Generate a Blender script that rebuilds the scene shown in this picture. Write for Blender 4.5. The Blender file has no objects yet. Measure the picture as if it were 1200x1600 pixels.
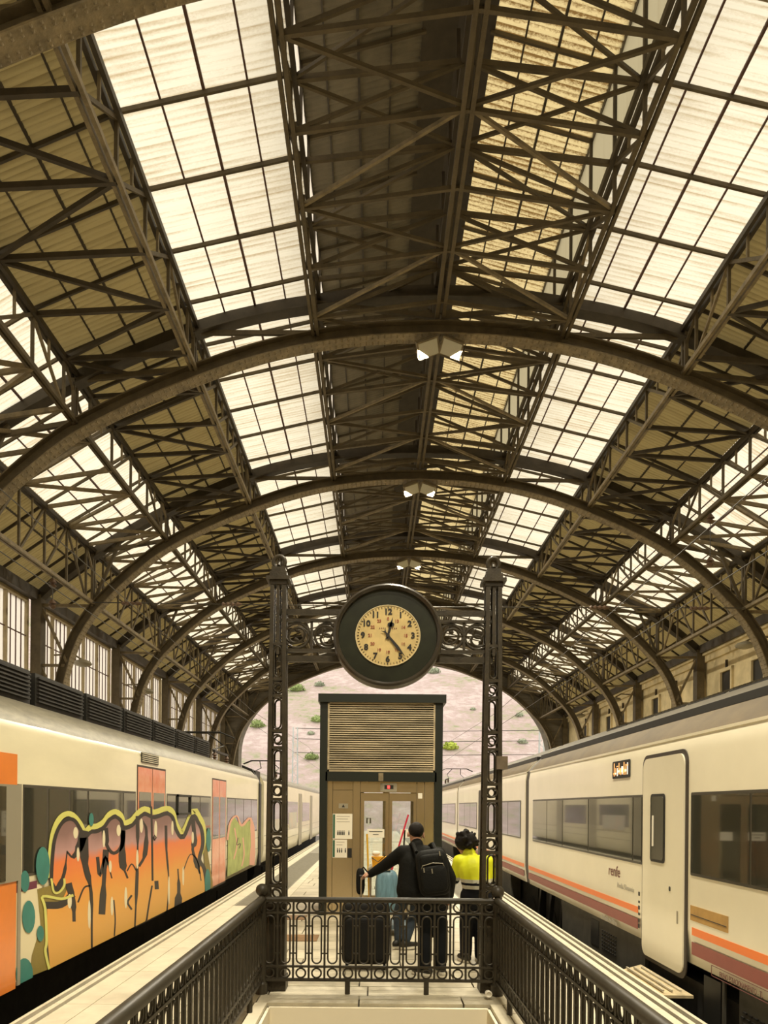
import bpy, bmesh, math, random
from mathutils import Vector, Matrix, noise
random.seed(7)
S = bpy.context.scene
COL = S.collection
PI = math.pi

# ------------------------------------------------------------------ camera, sky, exposure
F = 1180.0                                   # focal length in pixels of the 1200 x 1600 frame
ROLL = 0.0087
CZ = 1.85                                    # eye height above the platform
cam_d = bpy.data.cameras.new('camera')
cam_d.sensor_fit = 'AUTO'; cam_d.sensor_width = 36.0
cam_d.lens = F / 1600 * 36.0
cam_d.shift_x = 15 / 1600; cam_d.shift_y = 461 / 1600
cam_d.clip_start = 0.05; cam_d.clip_end = 2000
cam = bpy.data.objects.new('camera', cam_d); COL.objects.link(cam)
cam.location = (0, 0, CZ); cam.rotation_euler = (PI / 2, -ROLL, 0)
S.camera = cam

world = bpy.data.worlds.new('overcast_sky'); S.world = world
world.use_nodes = True
bg = world.node_tree.nodes['Background']
bg.inputs[0].default_value = (1.0, 0.945, 0.84, 1); bg.inputs[1].default_value = 1.30
S.view_settings.view_transform = 'Standard'; S.view_settings.look = 'None'
S.view_settings.gamma = 1; S.view_settings.use_curve_mapping = False
S.view_settings.exposure = 1.0
try:
    S.cycles.max_bounces = 10; S.cycles.diffuse_bounces = 6; S.cycles.transmission_bounces = 8
    S.cycles.transparent_max_bounces = 12; S.cycles.sample_clamp_indirect = 6
except Exception: pass

# ------------------------------------------------------------------ helpers
def at(px, py, Y):
    """the point at depth Y that stands at a place of the 1200 x 1600 photograph"""
    u = px - 585.0; v = 1261.0 - py
    c, s = math.cos(ROLL), math.sin(ROLL)
    return Vector(((u * c - v * s) * Y / F, Y, CZ + (u * s + v * c) * Y / F))
def on_side(px, py, X):
    """the point of the vertical plane x = X (a train's side) at a place of the photograph"""
    u = px - 585.0; v = 1261.0 - py
    c, s = math.cos(ROLL), math.sin(ROLL)
    ut = u * c - v * s; vt = u * s + v * c
    Y = F * X / ut
    return Vector((X, Y, CZ + vt * Y / F))

WM = {}
def put(o, parent=None, mw=None):
    mw = mw or Matrix.Identity(4)
    COL.objects.link(o); WM[o.name] = mw
    if parent is not None:
        o.parent = parent; o.matrix_parent_inverse = WM[parent.name].inverted()
    o.matrix_basis = mw
    return o
def tag(o, label=None, cat=None, group=None, kind=None):
    if label: o['label'] = label
    if cat: o['category'] = cat
    if group: o['group'] = group
    if kind: o['kind'] = kind
    return o
def empty(name, loc, label=None, cat=None, group=None, kind=None, parent=None):
    o = bpy.data.objects.new(name, None); o.empty_display_size = 0.2
    put(o, parent, Matrix.Translation(Vector(loc)))
    return tag(o, label, cat, group, kind)

class MB:
    def __init__(s): s.v = []; s.f = []; s.m = []
    def add(s, vs, fs, mi=0):
        n = len(s.v); s.v += [tuple(x) for x in vs]
        for q in fs: s.f.append(tuple(i + n for i in q)); s.m.append(mi)
        return s
    def box(s, x0, x1, y0, y1, z0, z1, mi=0):
        vs = [(x, y, z) for z in (z0, z1) for y in (y0, y1) for x in (x0, x1)]
        return s.add(vs, [(0, 2, 3, 1), (4, 5, 7, 6), (0, 1, 5, 4), (2, 6, 7, 3), (0, 4, 6, 2), (1, 3, 7, 5)], mi)
    def bar(s, a, b, w, h, mi=0, up=(0, 0, 1)):
        a = Vector(a); b = Vector(b); d = (b - a).normalized(); up = Vector(up)
        x = d.cross(up)
        if x.length < 1e-4: x = d.cross(Vector((0, 1, 0)))
        x.normalize(); z = x.cross(d)
        vs = []
        for p in (a, b):
            for sx, sz in ((-1, -1), (1, -1), (1, 1), (-1, 1)): vs.append(p + x * w / 2 * sx + z * h / 2 * sz)
        return s.add(vs, [(3, 2, 1, 0), (4, 5, 6, 7), (0, 1, 5, 4), (1, 2, 6, 5), (2, 3, 7, 6), (3, 0, 4, 7)], mi)
    def tube(s, pts, r, n=8, mi=0, closed=False, cap=True):
        pts = [Vector(p) for p in pts]; k = len(pts)
        rs = r if isinstance(r, (list, tuple)) else [r] * k
        rings = []; px = None
        for i, p in enumerate(pts):
            if closed: d = pts[(i + 1) % k] - pts[i - 1]
            else: d = pts[min(i + 1, k - 1)] - pts[max(i - 1, 0)]
            d.normalize()
            if px is None:
                px = d.cross(Vector((0, 0, 1)))
                if px.length < 1e-3: px = d.cross(Vector((0, 1, 0)))
            px = px - d * px.dot(d); px.normalize(); py = d.cross(px)
            rings.append([p + (px * math.cos(2 * PI * j / n) + py * math.sin(2 * PI * j / n)) * rs[i] for j in range(n)])
        vs = [q for rg in rings for q in rg]; fs = []
        for i in range(k if closed else k - 1):
            i2 = (i + 1) % k
            for j in range(n):
                j2 = (j + 1) % n
                fs.append((i * n + j, i * n + j2, i2 * n + j2, i2 * n + j))
        if cap and not closed:
            fs.append(tuple(range(n - 1, -1, -1))); fs.append(tuple((k - 1) * n + j for j in range(n)))
        return s.add(vs, fs, mi)
    def lathe(s, prof, c=(0, 0, 0), n=24, axis='Z', mi=0, sq=1.0):
        """prof: (radius, height) pairs turned about an axis through c"""
        vs = []; fs = []; c = Vector(c)
        for r, h in prof:
            for j in range(n):
                a = 2 * PI * j / n
                if axis == 'Z': q = Vector((r * math.cos(a), r * math.sin(a), h))
                elif axis == 'Y': q = Vector((r * math.cos(a), h, r * math.sin(a) * sq))
                else: q = Vector((h, r * math.cos(a), r * math.sin(a)))
                vs.append(c + q)
        for i in range(len(prof) - 1):
            for j in range(n):
                j2 = (j + 1) % n
                fs.append((i * n + j, i * n + j2, (i + 1) * n + j2, (i + 1) * n + j))
        fs.append(tuple(range(n - 1, -1, -1))); fs.append(tuple((len(prof) - 1) * n + j for j in range(n)))
        return s.add(vs, fs, mi)
    def ball(s, c, r, n=12, mi=0, sc=(1, 1, 1)):
        c = Vector(c); vs = []; fs = []; m = n // 2
        for i in range(1, m):
            t = PI * i / m
            for j in range(n):
                a = 2 * PI * j / n
                vs.append(c + Vector((r * math.sin(t) * math.cos(a) * sc[0], r * math.sin(t) * math.sin(a) * sc[1], r * math.cos(t) * sc[2])))
        top = len(vs); vs.append(c + Vector((0, 0, r * sc[2]))); vs.append(c - Vector((0, 0, r * sc[2])))
        for i in range(m - 2):
            for j in range(n):
                j2 = (j + 1) % n
                fs.append((i * n + j, (i + 1) * n + j, (i + 1) * n + j2, i * n + j2))
        for j in range(n):
            j2 = (j + 1) % n
            fs.append((top, j, j2)); fs.append((top + 1, (m - 2) * n + j2, (m - 2) * n + j))
        return s.add(vs, fs, mi)
    def prism(s, pts, d, mi=0):
        """polygon of 3-d points pushed along vector d"""
        pts = [Vector(p) for p in pts]; d = Vector(d); n = len(pts)
        fs = [tuple(range(n)), tuple(range(2 * n - 1, n - 1, -1))]
        for i in range(n):
            j = (i + 1) % n; fs.append((i, i + n, j + n, j))
        return s.add(pts + [p + d for p in pts], fs, mi)
    def flat(s, pts, mi=0): return s.add(pts, [tuple(range(len(pts)))], mi)
    def strip(s, pts, y0, y1, t, mi=0, off=0.0):
        """a plate of thickness t that follows a polyline in the xz plane, y0..y1 wide"""
        n = len(pts); a = []; b = []
        for i, p in enumerate(pts):
            d = Vector(pts[min(i + 1, n - 1)]) - Vector(pts[max(i - 1, 0)]); d.normalize()
            nn = Vector((-d.y, d.x))
            a.append(Vector(p) + nn * (off - t / 2)); b.append(Vector(p) + nn * (off + t / 2))
        vs = []; fs = []
        for i in range(n):
            vs += [(a[i].x, y0, a[i].y), (a[i].x, y1, a[i].y), (b[i].x, y1, b[i].y), (b[i].x, y0, b[i].y)]
        for i in range(n - 1):
            for k in range(4):
                k2 = (k + 1) % 4
                fs.append((i * 4 + k, i * 4 + k2, i * 4 + 4 + k2, i * 4 + 4 + k))
        fs += [(0, 3, 2, 1), tuple(4 * (n - 1) + k for k in range(4))]
        return s.add(vs, fs, mi)
    def mesh(s, name, mats, smooth=False):
        me = bpy.data.meshes.new(name); me.from_pydata(s.v, [], s.f)
        if not isinstance(mats, (list, tuple)): mats = [mats]
        for m in mats: me.materials.append(m)
        if len(mats) > 1: me.polygons.foreach_set('material_index', s.m)
        bm = bmesh.new(); bm.from_mesh(me); bmesh.ops.recalc_face_normals(bm, faces=bm.faces); bm.to_mesh(me); bm.free()
        if smooth:
            me.polygons.foreach_set('use_smooth', [True] * len(me.polygons))
            if hasattr(me, 'set_sharp_from_angle'): me.set_sharp_from_angle(angle=math.radians(38))
        me.update(); return me
    def build(s, name, mats, parent=None, smooth=False, mw=None):
        o = bpy.data.objects.new(name, s.mesh(name, mats, smooth)); put(o, parent, mw); return o

def inst(name, me, mw, parent=None):
    return put(bpy.data.objects.new(name, me), parent, mw)
_unit = {}
def unit_bar(mat):
    if mat.name not in _unit: _unit[mat.name] = MB().box(-.5, .5, -.5, .5, -.5, .5).mesh('bar_' + mat.name, mat)
    return _unit[mat.name]
def bar(name, a, b, w, h, mat, parent, up=(0, 0, 1)):
    """one straight bar, shared mesh"""
    a = Vector(a); b = Vector(b); d = b - a; L = d.length; d.normalize(); up = Vector(up)
    x = d.cross(up)
    if x.length < 1e-4: x = d.cross(Vector((0, 1, 0)))
    x.normalize(); z = x.cross(d); c = (a + b) / 2
    mw = Matrix(((x.x * w, d.x * L, z.x * h, c.x), (x.y * w, d.y * L, z.y * h, c.y), (x.z * w, d.z * L, z.z * h, c.z), (0, 0, 0, 1)))
    return inst(name, unit_bar(mat), mw, parent)
def rom(pts, k=6):
    """smooth curve through points (Catmull-Rom)"""
    P = [Vector(p) for p in pts]; P = [2 * P[0] - P[1]] + P + [2 * P[-1] - P[-2]]; out = []
    for i in range(1, len(P) - 2):
        for j in range(k):
            t = j / k; a, b, c, d = P[i - 1:i + 3]
            out.append(0.5 * ((2 * b) + (c - a) * t + (2 * a - 5 * b + 4 * c - d) * t * t + (3 * b - a - 3 * c + d) * t ** 3))
    out.append(P[-2]); return out
def text(name, body, size, mat, parent, mw, align='CENTER', depth=0.001, xs=1.0, bold=0.0):
    cu = bpy.data.curves.new(name, 'FONT'); cu.body = body; cu.size = size; cu.align_x = align; cu.align_y = 'CENTER'; cu.extrude = depth; cu.offset = bold
    tmp = bpy.data.objects.new('tmp', cu); COL.objects.link(tmp)
    dg = bpy.context.evaluated_depsgraph_get()
    me = bpy.data.meshes.new_from_object(tmp.evaluated_get(dg)); bpy.data.objects.remove(tmp)
    me.materials.clear(); me.materials.append(mat)
    if xs != 1.0:
        for v in me.vertices: v.co.x *= xs
    return inst(name, me, mw, parent)
def facing(loc, normal):
    """matrix that lays the xy plane flat against a vertical wall; normal is the wall's outward horizontal direction"""
    n = Vector(normal).normalized(); up = Vector((0, 0, 1)); x = up.cross(n)
    return Matrix(((x.x, up.x, n.x, loc[0]), (x.y, up.y, n.y, loc[1]), (x.z, up.z, n.z, loc[2]), (0, 0, 0, 1)))

# ------------------------------------------------------------------ materials
def C(r, g, b):
    f = lambda c: ((c / 255 + 0.055) / 1.055) ** 2.4 if c > 10 else c / 255 / 12.92
    return (f(r), f(g), f(b), 1)
def mat(name, col, rough=0.6, metal=0.0, spec=0.4, var=0.0, scale=4.0, bump=0.0, bscale=40.0, coat=0.0, stretch=(1, 1, 1), col2=None):
    m = bpy.data.materials.new(name); m.use_nodes = True; nt = m.node_tree; b = nt.nodes['Principled BSDF']
    b.inputs['Base Color'].default_value = col; b.inputs['Roughness'].default_value = rough; b.inputs['Metallic'].default_value = metal
    b.inputs['Specular IOR Level'].default_value = spec
    if coat: b.inputs['Coat Weight'].default_value = coat; b.inputs['Coat Roughness'].default_value = 0.08
    if var or bump:
        g = nt.nodes.new('ShaderNodeNewGeometry'); mp = nt.nodes.new('ShaderNodeMapping'); nt.links.new(g.outputs['Position'], mp.inputs[0])
        mp.inputs['Scale'].default_value = stretch
    if var:
        n = nt.nodes.new('ShaderNodeTexNoise'); n.inputs['Scale'].default_value = scale; n.inputs['Detail'].default_value = 6; n.inputs['Roughness'].default_value = 0.62
        nt.links.new(mp.outputs[0], n.inputs['Vector'])
        r = nt.nodes.new('ShaderNodeValToRGB'); r.color_ramp.elements[0].position = 0.32; r.color_ramp.elements[1].position = 0.68
        c2 = col2 or tuple(c * (1 - var) for c in col[:3]) + (1,)
        r.color_ramp.elements[0].color = c2; r.color_ramp.elements[1].color = tuple(min(1, c * (1 + (var * 0.4 if not col2 else 0))) for c in col[:3]) + (1,)
        nt.links.new(n.outputs['Fac'], r.inputs[0]); nt.links.new(r.outputs[0], b.inputs['Base Color'])
    if bump:
        n2 = nt.nodes.new('ShaderNodeTexNoise'); n2.inputs['Scale'].default_value = bscale; n2.inputs['Detail'].default_value = 3
        nt.links.new(mp.outputs[0], n2.inputs['Vector'])
        bp = nt.nodes.new('ShaderNodeBump'); bp.inputs['Strength'].default_value = bump; bp.inputs['Distance'].default_value = 0.02
        nt.links.new(n2.outputs['Fac'], bp.inputs['Height']); nt.links.new(bp.outputs[0], b.inputs['Normal'])
    return m
def sheet(name, bright, dirt, amount, transl, grain=0.5, valley=0.5, wave=0.11667):
    """corrugated roof sheet that lets light through; grime in streaks and in specks; the troughs are darkened with grime and painted shade"""
    m = bpy.data.materials.new(name); m.use_nodes = True; nt = m.node_tree; nt.nodes.clear(); N = nt.nodes.new; L = nt.links.new
    def math_(op, a, b=None, c=None):
        n = N('ShaderNodeMath'); n.operation = op
        for k, v in enumerate((a, b, c)):
            if v is None: continue
            if isinstance(v, (int, float)): n.inputs[k].default_value = v
            else: L(v, n.inputs[k])
        return n.outputs[0]
    def nz(scale, stretch, detail=4, rough=0.6):
        mp = N('ShaderNodeMapping'); mp.inputs['Scale'].default_value = stretch; L(g.outputs['Position'], mp.inputs[0])
        n = N('ShaderNodeTexNoise'); n.inputs['Scale'].default_value = scale; n.inputs['Detail'].default_value = detail; n.inputs['Roughness'].default_value = rough; L(mp.outputs[0], n.inputs['Vector']); return n.outputs['Fac']
    out = N('ShaderNodeOutputMaterial'); g = N('ShaderNodeNewGeometry')
    sp = N('ShaderNodeSeparateXYZ'); L(g.outputs['Position'], sp.inputs[0])
    streak = nz(1.5, (0.35, 5.0, 0.35)); speck = nz(22, (1, 2.0, 1), 5, 0.75); patch = nz(0.45, (1, 1, 1), 2)
    ph = math_('MULTIPLY_ADD', patch, 1.5, math_('MULTIPLY', sp.outputs[1], 2 * PI / wave))
    wv = math_('MULTIPLY_ADD', math_('SINE', ph), 0.5, 0.5)
    tot = math_('ADD', math_('MULTIPLY', math_('MULTIPLY', wv, valley), streak), math_('MULTIPLY', math_('SUBTRACT', speck, 0.5), grain))  # wave term darkens the troughs: grime plus painted corrugation shade
    tot = math_('ADD', tot, math_('MULTIPLY', math_('SUBTRACT', streak, 0.42), 1.1)); tot = math_('ADD', tot, math_('MULTIPLY', math_('SUBTRACT', patch, 0.5), 0.5))
    r = N('ShaderNodeValToRGB'); r.color_ramp.elements[0].position = 0.10; r.color_ramp.elements[1].position = 0.72
    r.color_ramp.elements[0].color = bright; r.color_ramp.elements[1].color = tuple(bright[i] * (1 - amount) + dirt[i] * amount for i in range(3)) + (1,)
    L(tot, r.inputs[0])
    t = N('ShaderNodeBsdfTranslucent'); d = N('ShaderNodeBsdfDiffuse'); L(r.outputs[0], t.inputs[0]); L(r.outputs[0], d.inputs[0])
    mx = N('ShaderNodeMixShader'); mx.inputs[0].default_value = transl; L(d.outputs[0], mx.inputs[1]); L(t.outputs[0], mx.inputs[2]); L(mx.outputs[0], out.inputs[0])
    return m
def glass(name, tint, gloss=0.12, rough=0.02):
    m = bpy.data.materials.new(name); m.use_nodes = True; nt = m.node_tree; nt.nodes.clear(); N = nt.nodes.new; L = nt.links.new
    out = N('ShaderNodeOutputMaterial'); t = N('ShaderNodeBsdfTransparent'); t.inputs[0].default_value = tint
    g = N('ShaderNodeBsdfGlossy'); g.inputs['Roughness'].default_value = rough
    mx = N('ShaderNodeMixShader'); mx.inputs[0].default_value = gloss; L(t.outputs[0], mx.inputs[1]); L(g.outputs[0], mx.inputs[2]); L(mx.outputs[0], out.inputs[0]); return m
def emit(name, col, st):
    m = bpy.data.materials.new(name); m.use_nodes = True; b = m.node_tree.nodes['Principled BSDF']
    b.inputs['Base Color'].default_value = col; b.inputs['Emission Color'].default_value = col; b.inputs['Emission Strength'].default_value = st; return m

IRON = mat('iron_roof_paint', (0.115, 0.088, 0.047, 1), 0.62, var=0.35, scale=3, bump=0.25, bscale=30)
IRON_LIGHT = mat('iron_beige_lit', (0.235, 0.185, 0.105, 1), 0.6, var=0.4, scale=5, bump=0.5, bscale=22)  # lighter roof iron with floor-bounce light put into its colour; also beige fittings
BEIGEF = mat('window_frame_beige', (0.40, 0.32, 0.18, 1), 0.6, var=0.2, scale=5)
IRON_DARK = mat('iron_dark_brown', (0.066, 0.052, 0.034, 1), 0.55, var=0.3, scale=4)  # darker copy of the roof iron, backlit shade put into the colour
RUST = mat('glazing_bar_red_brown', (0.115, 0.060, 0.045, 1), 0.7)
CAST = mat('cast_iron_bronze_green', (0.046, 0.036, 0.021, 1), 0.45, spec=0.3, var=0.4, scale=9, bump=0.15, bscale=50)
RAILM = mat('railing_dark_paint', (0.040, 0.033, 0.021, 1), 0.42, spec=0.35, var=0.3, scale=10)
SKY1 = sheet('skylight_sheet', (0.58, 0.535, 0.43, 1), (0.26, 0.18, 0.075, 1), 0.85, 0.92, 0.6, 0.6)
SKY2 = sheet('lantern_sheet_grimy', (0.43, 0.345, 0.175, 1), (0.10, 0.052, 0.012, 1), 0.95, 0.92, 2.0, 1.3)
SKY4 = sheet('lantern_side_grimy', (0.34, 0.30, 0.195, 1), (0.22, 0.17, 0.09, 1), 0.5, 0.92, 0.2, 0.1)
SKY3 = sheet('side_glazing_milky', (0.66, 0.605, 0.52, 1), (0.50, 0.43, 0.34, 1), 0.5, 0.93, 0.1, 0.05)
TIN = sheet('corrugated_sheet_ochre', (0.46, 0.37, 0.17, 1), (0.20, 0.15, 0.06, 1), 0.8, 0.10, 0.15, 0.9)
TIN2 = mat('corrugated_sheet_grey', (0.215, 0.185, 0.125, 1), 0.6, var=0.3, scale=1.5)
CREAM = mat('train_cream_paint', (0.70, 0.635, 0.43, 1), 0.28, spec=0.5, var=0.10, scale=1.2, coat=0.35, stretch=(1, 0.5, 2.2))
WHITE = mat('train_white_paint', (0.800, 0.735, 0.550, 1), 0.25, spec=0.5, var=0.05, scale=1.0, coat=0.45)
SILVER = mat('train_silver_gutter', (0.20, 0.18, 0.125, 1), 0.42, metal=0.3, var=0.35, scale=3, stretch=(1, 1.4, 6))
ROOFDUST = mat('train_roof_dusty', (0.105, 0.072, 0.028, 1), 0.6, spec=0.2, var=0.3, scale=2.2, stretch=(1, 1, 2))
ROOFGREY = mat('train_roof_grey', (0.075, 0.062, 0.036, 1), 0.55, var=0.2, scale=2)
BLACK = mat('black_plastic', (0.016, 0.015, 0.012, 1), 0.5)
GASKET = mat('door_gasket_dark', (0.045, 0.034, 0.025, 1), 0.5)
UNDER = mat('underframe_grime', (0.030, 0.027, 0.022, 1), 0.75, var=0.5, scale=6)
SKIRT = mat('train_skirt_grey', (0.075, 0.068, 0.050, 1), 0.6, var=0.35, scale=4)
WGLASS = mat('train_window_glass', (0.035, 0.034, 0.024, 1), 0.03, spec=0.9, coat=0.6)
WFRAME = mat('train_window_frame', (0.060, 0.053, 0.038, 1), 0.35)
GREYF = mat('grey_aluminium', (0.33, 0.30, 0.22, 1), 0.4, metal=0.3)
ORANGE = mat('door_orange', (0.74, 0.215, 0.030, 1), 0.35, var=0.12, scale=2, coat=0.3)
DOORRED = mat('door_red_orange', (0.70, 0.165, 0.055, 1), 0.3, var=0.25, scale=4, coat=0.4, col2=(0.74, 0.33, 0.19, 1))
STRIPE_O = mat('stripe_orange', (0.86, 0.195, 0.020, 1), 0.35)
STRIPE_M = mat('stripe_maroon', (0.270, 0.058, 0.042, 1), 0.4, var=0.1)
TAN = mat('tape_tan', (0.45, 0.265, 0.075, 1), 0.6, var=0.15, scale=8)
STONE = mat('platform_stone', (0.56, 0.505, 0.375, 1), 0.5, var=0.22, scale=2.6, bump=0.05, bscale=60)
STONE2 = mat('platform_stone_worn', (0.48, 0.43, 0.31, 1), 0.5, var=0.3, scale=3.2, bump=0.05, bscale=60)
EDGE = mat('platform_edge_stone', (0.64, 0.585, 0.44, 1), 0.5, var=0.16, scale=3)
GROUT = mat('dark_joint', (0.055, 0.048, 0.033, 1), 0.85)
TACT = mat('tactile_grey', (0.27, 0.25, 0.195, 1), 0.7, var=0.2, scale=8)
PLASTER = mat('stairwell_plaster', (0.90, 0.82, 0.62, 1), 0.7, var=0.05, scale=1)
FACADE = mat('facade_plaster_yellow', (0.72, 0.60, 0.35, 1), 0.8, var=0.28, scale=1.3, bump=0.1, bscale=20)
ENDWALL = mat('end_screen_grey_board', (0.185, 0.160, 0.115, 1), 0.75, var=0.3, scale=2, stretch=(0.3, 1, 3))
BALLAST = mat('track_ballast', (0.085, 0.075, 0.058, 1), 0.95, var=0.5, scale=14, bump=0.6, bscale=30)
LIFTG = mat('lift_green_paint', (0.016, 0.019, 0.014, 1), 0.4, spec=0.3)
STEEL = mat('brushed_steel', (0.56, 0.455, 0.285, 1), 0.26, metal=0.9, var=0.07, scale=2.0, stretch=(3, 3, 0.6))
SLAT = mat('louvre_slat', (0.52, 0.43, 0.27, 1), 0.5, metal=0.3, var=0.45, scale=2.2, stretch=(0.8, 1, 3))
CLEAR = glass('clear_glass', (0.95, 0.97, 0.96, 1), 0.08)
PAPER = mat('paper', (0.78, 0.74, 0.62, 1), 0.8)
INK = mat('ink', (0.02, 0.02, 0.018, 1), 0.8)
GREENP = mat('print_green', (0.02, 0.10, 0.05, 1), 0.7)
CLOCKRIM = mat('clock_rim', (0.040, 0.032, 0.022, 1), 0.35, spec=0.5, var=0.3, scale=8)
CLOCKIN = mat('clock_bezel_green', (0.020, 0.023, 0.013, 1), 0.3, spec=0.35, var=0.5, scale=4)
DIAL = mat('clock_dial', (0.640, 0.485, 0.205, 1), 0.5, var=0.22, scale=5)
NUM_K = mat('numeral_black', (0.020, 0.017, 0.013, 1), 0.5)
NUM_R = mat('numeral_red', (0.330, 0.085, 0.045, 1), 0.5)
DARKWIN = mat('dark_window', (0.022, 0.019, 0.013, 1), 0.5, spec=0.2)
LAMPGLASS = mat('floodlight_glass', (0.50, 0.48, 0.38, 1), 0.3)
SKIN = mat('skin', (0.46, 0.25, 0.16, 1), 0.5)
HAIR = mat('hair_dark', (0.009, 0.0065, 0.0045, 1), 0.6, spec=0.2, bump=0.6, bscale=120)
COAT = mat('coat_black', (0.008, 0.008, 0.0065, 1), 0.8, spec=0.15, bump=0.3, bscale=25)
PANTS = mat('trousers_black', (0.007, 0.008, 0.009, 1), 0.85, spec=0.15)
JEANS = mat('jeans_blue', (0.022, 0.034, 0.048, 1), 0.85, var=0.3, scale=20)
NAVY = mat('workwear_navy', (0.008, 0.0085, 0.011, 1), 0.85, spec=0.15)
PACK = mat('backpack_black', (0.008, 0.008, 0.0065, 1), 0.7, spec=0.2, bump=0.2, bscale=60)
HIVIS = mat('hi_vis_yellow', (0.70, 0.74, 0.015, 1), 0.6, bump=0.25, bscale=14)
REFL = mat('reflective_tape', (0.50, 0.49, 0.39, 1), 0.4)
SOLE = mat('sole_white', (0.70, 0.66, 0.55, 1), 0.6)
CASE = mat('suitcase_black', (0.008, 0.0075, 0.0065, 1), 0.65, spec=0.2, bump=0.15, bscale=80)
CHROME = mat('telescopic_handle', (0.55, 0.50, 0.38, 1), 0.3, metal=0.7)
BLUEB = mat('blue_bag', (0.13, 0.24, 0.30, 1), 0.4, var=0.4, scale=6, stretch=(4, 4, 0.6))
BUCKET = mat('bucket_yellow', (0.76, 0.36, 0.02, 1), 0.4)
POLE_R = mat('pole_red', (0.62, 0.03, 0.07, 1), 0.35)
POLE_Y = mat('pole_yellow', (0.66, 0.40, 0.03, 1), 0.4)
WIRE = mat('wire', (0.05, 0.045, 0.035, 1), 0.5)
INSUL = mat('insulator_brown', (0.13, 0.08, 0.05, 1), 0.35)
MASTM = mat('mast_grey_green', (0.46, 0.49, 0.47, 1), 0.6)
LEAF = mat('scrub_green', (0.23, 0.29, 0.10, 1), 0.9, var=0.35, scale=0.7)
LEAF2 = mat('scrub_grey_green', (0.29, 0.32, 0.22, 1), 0.9, var=0.3, scale=0.6)
LEAF3 = mat('scrub_lime', (0.36, 0.43, 0.06, 1), 0.9, var=0.3, scale=0.6)
def hill_mat():
    m = bpy.data.materials.new('hill_pink_earth'); m.use_nodes = True; nt = m.node_tree; b = nt.nodes['Principled BSDF']; N = nt.nodes.new; L = nt.links.new
    g = N('ShaderNodeNewGeometry'); out = []
    for sc, st in ((0.055, (1, 0.6, 2.0)), (0.9, (0.8, 0.5, 1.6))):
        mp = N('ShaderNodeMapping'); mp.inputs['Scale'].default_value = st; L(g.outputs['Position'], mp.inputs[0])
        n = N('ShaderNodeTexNoise'); n.inputs['Scale'].default_value = sc; n.inputs['Detail'].default_value = 7; n.inputs['Roughness'].default_value = 0.68; L(mp.outputs[0], n.inputs['Vector']); out.append(n.outputs['Fac'])
    a = N('ShaderNodeMath'); a.operation = 'MULTIPLY_ADD'; a.inputs[1].default_value = 0.75; L(out[1], a.inputs[0]); L(out[0], a.inputs[2])
    r = N('ShaderNodeValToRGB'); e = r.color_ramp.elements; L(a.outputs[0], r.inputs[0])
    e[0].position = 0.66; e[0].color = (0.20, 0.215, 0.115, 1); e[1].position = 1.0; e[1].color = (0.44, 0.37, 0.34, 1)
    for p, c in ((0.76, (0.30, 0.28, 0.195, 1)), (0.84, (0.345, 0.275, 0.245, 1)), (0.92, (0.385, 0.30, 0.28, 1))): x = e.new(p); x.color = c
    L(r.outputs[0], b.inputs['Base Color']); b.inputs['Roughness'].default_value = 0.95; b.inputs['Specular IOR Level'].default_value = 0.1
    bp = N('ShaderNodeBump'); bp.inputs['Strength'].default_value = 0.8; bp.inputs['Distance'].default_value = 0.6; L(out[1], bp.inputs['Height']); L(bp.outputs[0], b.inputs['Normal'])
    return m
HILL = hill_mat()
LED = emit('led_orange', (0.85, 0.36, 0.12, 1), 0.6)
LEDR = emit('led_red', (0.9, 0.06, 0.05, 1), 0.9)

# ------------------------------------------------------------------ ROOF: measures (heights above the eye are turned into heights above the platform)
CX = 1.28                                    # ridge line
BAY = 7.0
ARCH_Y = [8.85 + BAY * k for k in range(7)]      # the hall goes on behind the camera
Y_END = ARCH_Y[6]
Y_NEAR = -26.15
BX = [2.6, 5.15, 7.64, 9.85]                 # lattice beams, distance from the ridge
BLOW = [9.78 + CZ, 9.05 + CZ, 7.92 + CZ, 5.98 + CZ]
BTOP = [10.66 + CZ, 10.07 + CZ, 9.00 + CZ, 7.66 + CZ]
EAVE_X, EAVE_Z = 11.6, 6.35 + CZ
WALL_X = 11.75
LANT_E, LANT_A = 12.3 + CZ, 13.05 + CZ
LOW = [(0, 10.0), (1.3, 9.95), (2.6, 9.78), (3.9, 9.47), (5.15, 9.03), (6.4, 8.5), (7.64, 7.85), (8.5, 7.2), (9.26, 6.5), (9.94, 5.75), (10.45, 4.85), (10.8, 3.6), (11.02, 2.0), (11.15, 0.0), (11.2, -1.85)]
UP = [(0, 10.82), (1.3, 10.77), (2.6, 10.60), (3.9, 10.36), (5.15, 10.0), (6.4, 9.52), (7.64, 8.93), (8.8, 8.3), (9.85, 7.6), (10.8, 6.9), (11.6, 6.2)]
lowc = [(p.x, p.y) for p in rom(LOW, 5)]
upc = [(p.x, p.y) for p in rom(UP, 5)]
LOWF = [(CX - x, z + CZ) for x, z in reversed(lowc)] + [(CX + x, z + CZ) for x, z in lowc[1:]]
UPF = [(CX - x, z + CZ) for x, z in reversed(upc)] + [(CX + x, z + CZ) for x, z in upc[1:]]
def low_z(r):
    for (x0, z0), (x1, z1) in zip(lowc, lowc[1:]):
        if x0 <= r <= x1: return CZ + z0 + (z1 - z0) * (r - x0) / (x1 - x0 + 1e-9)
    return CZ

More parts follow.
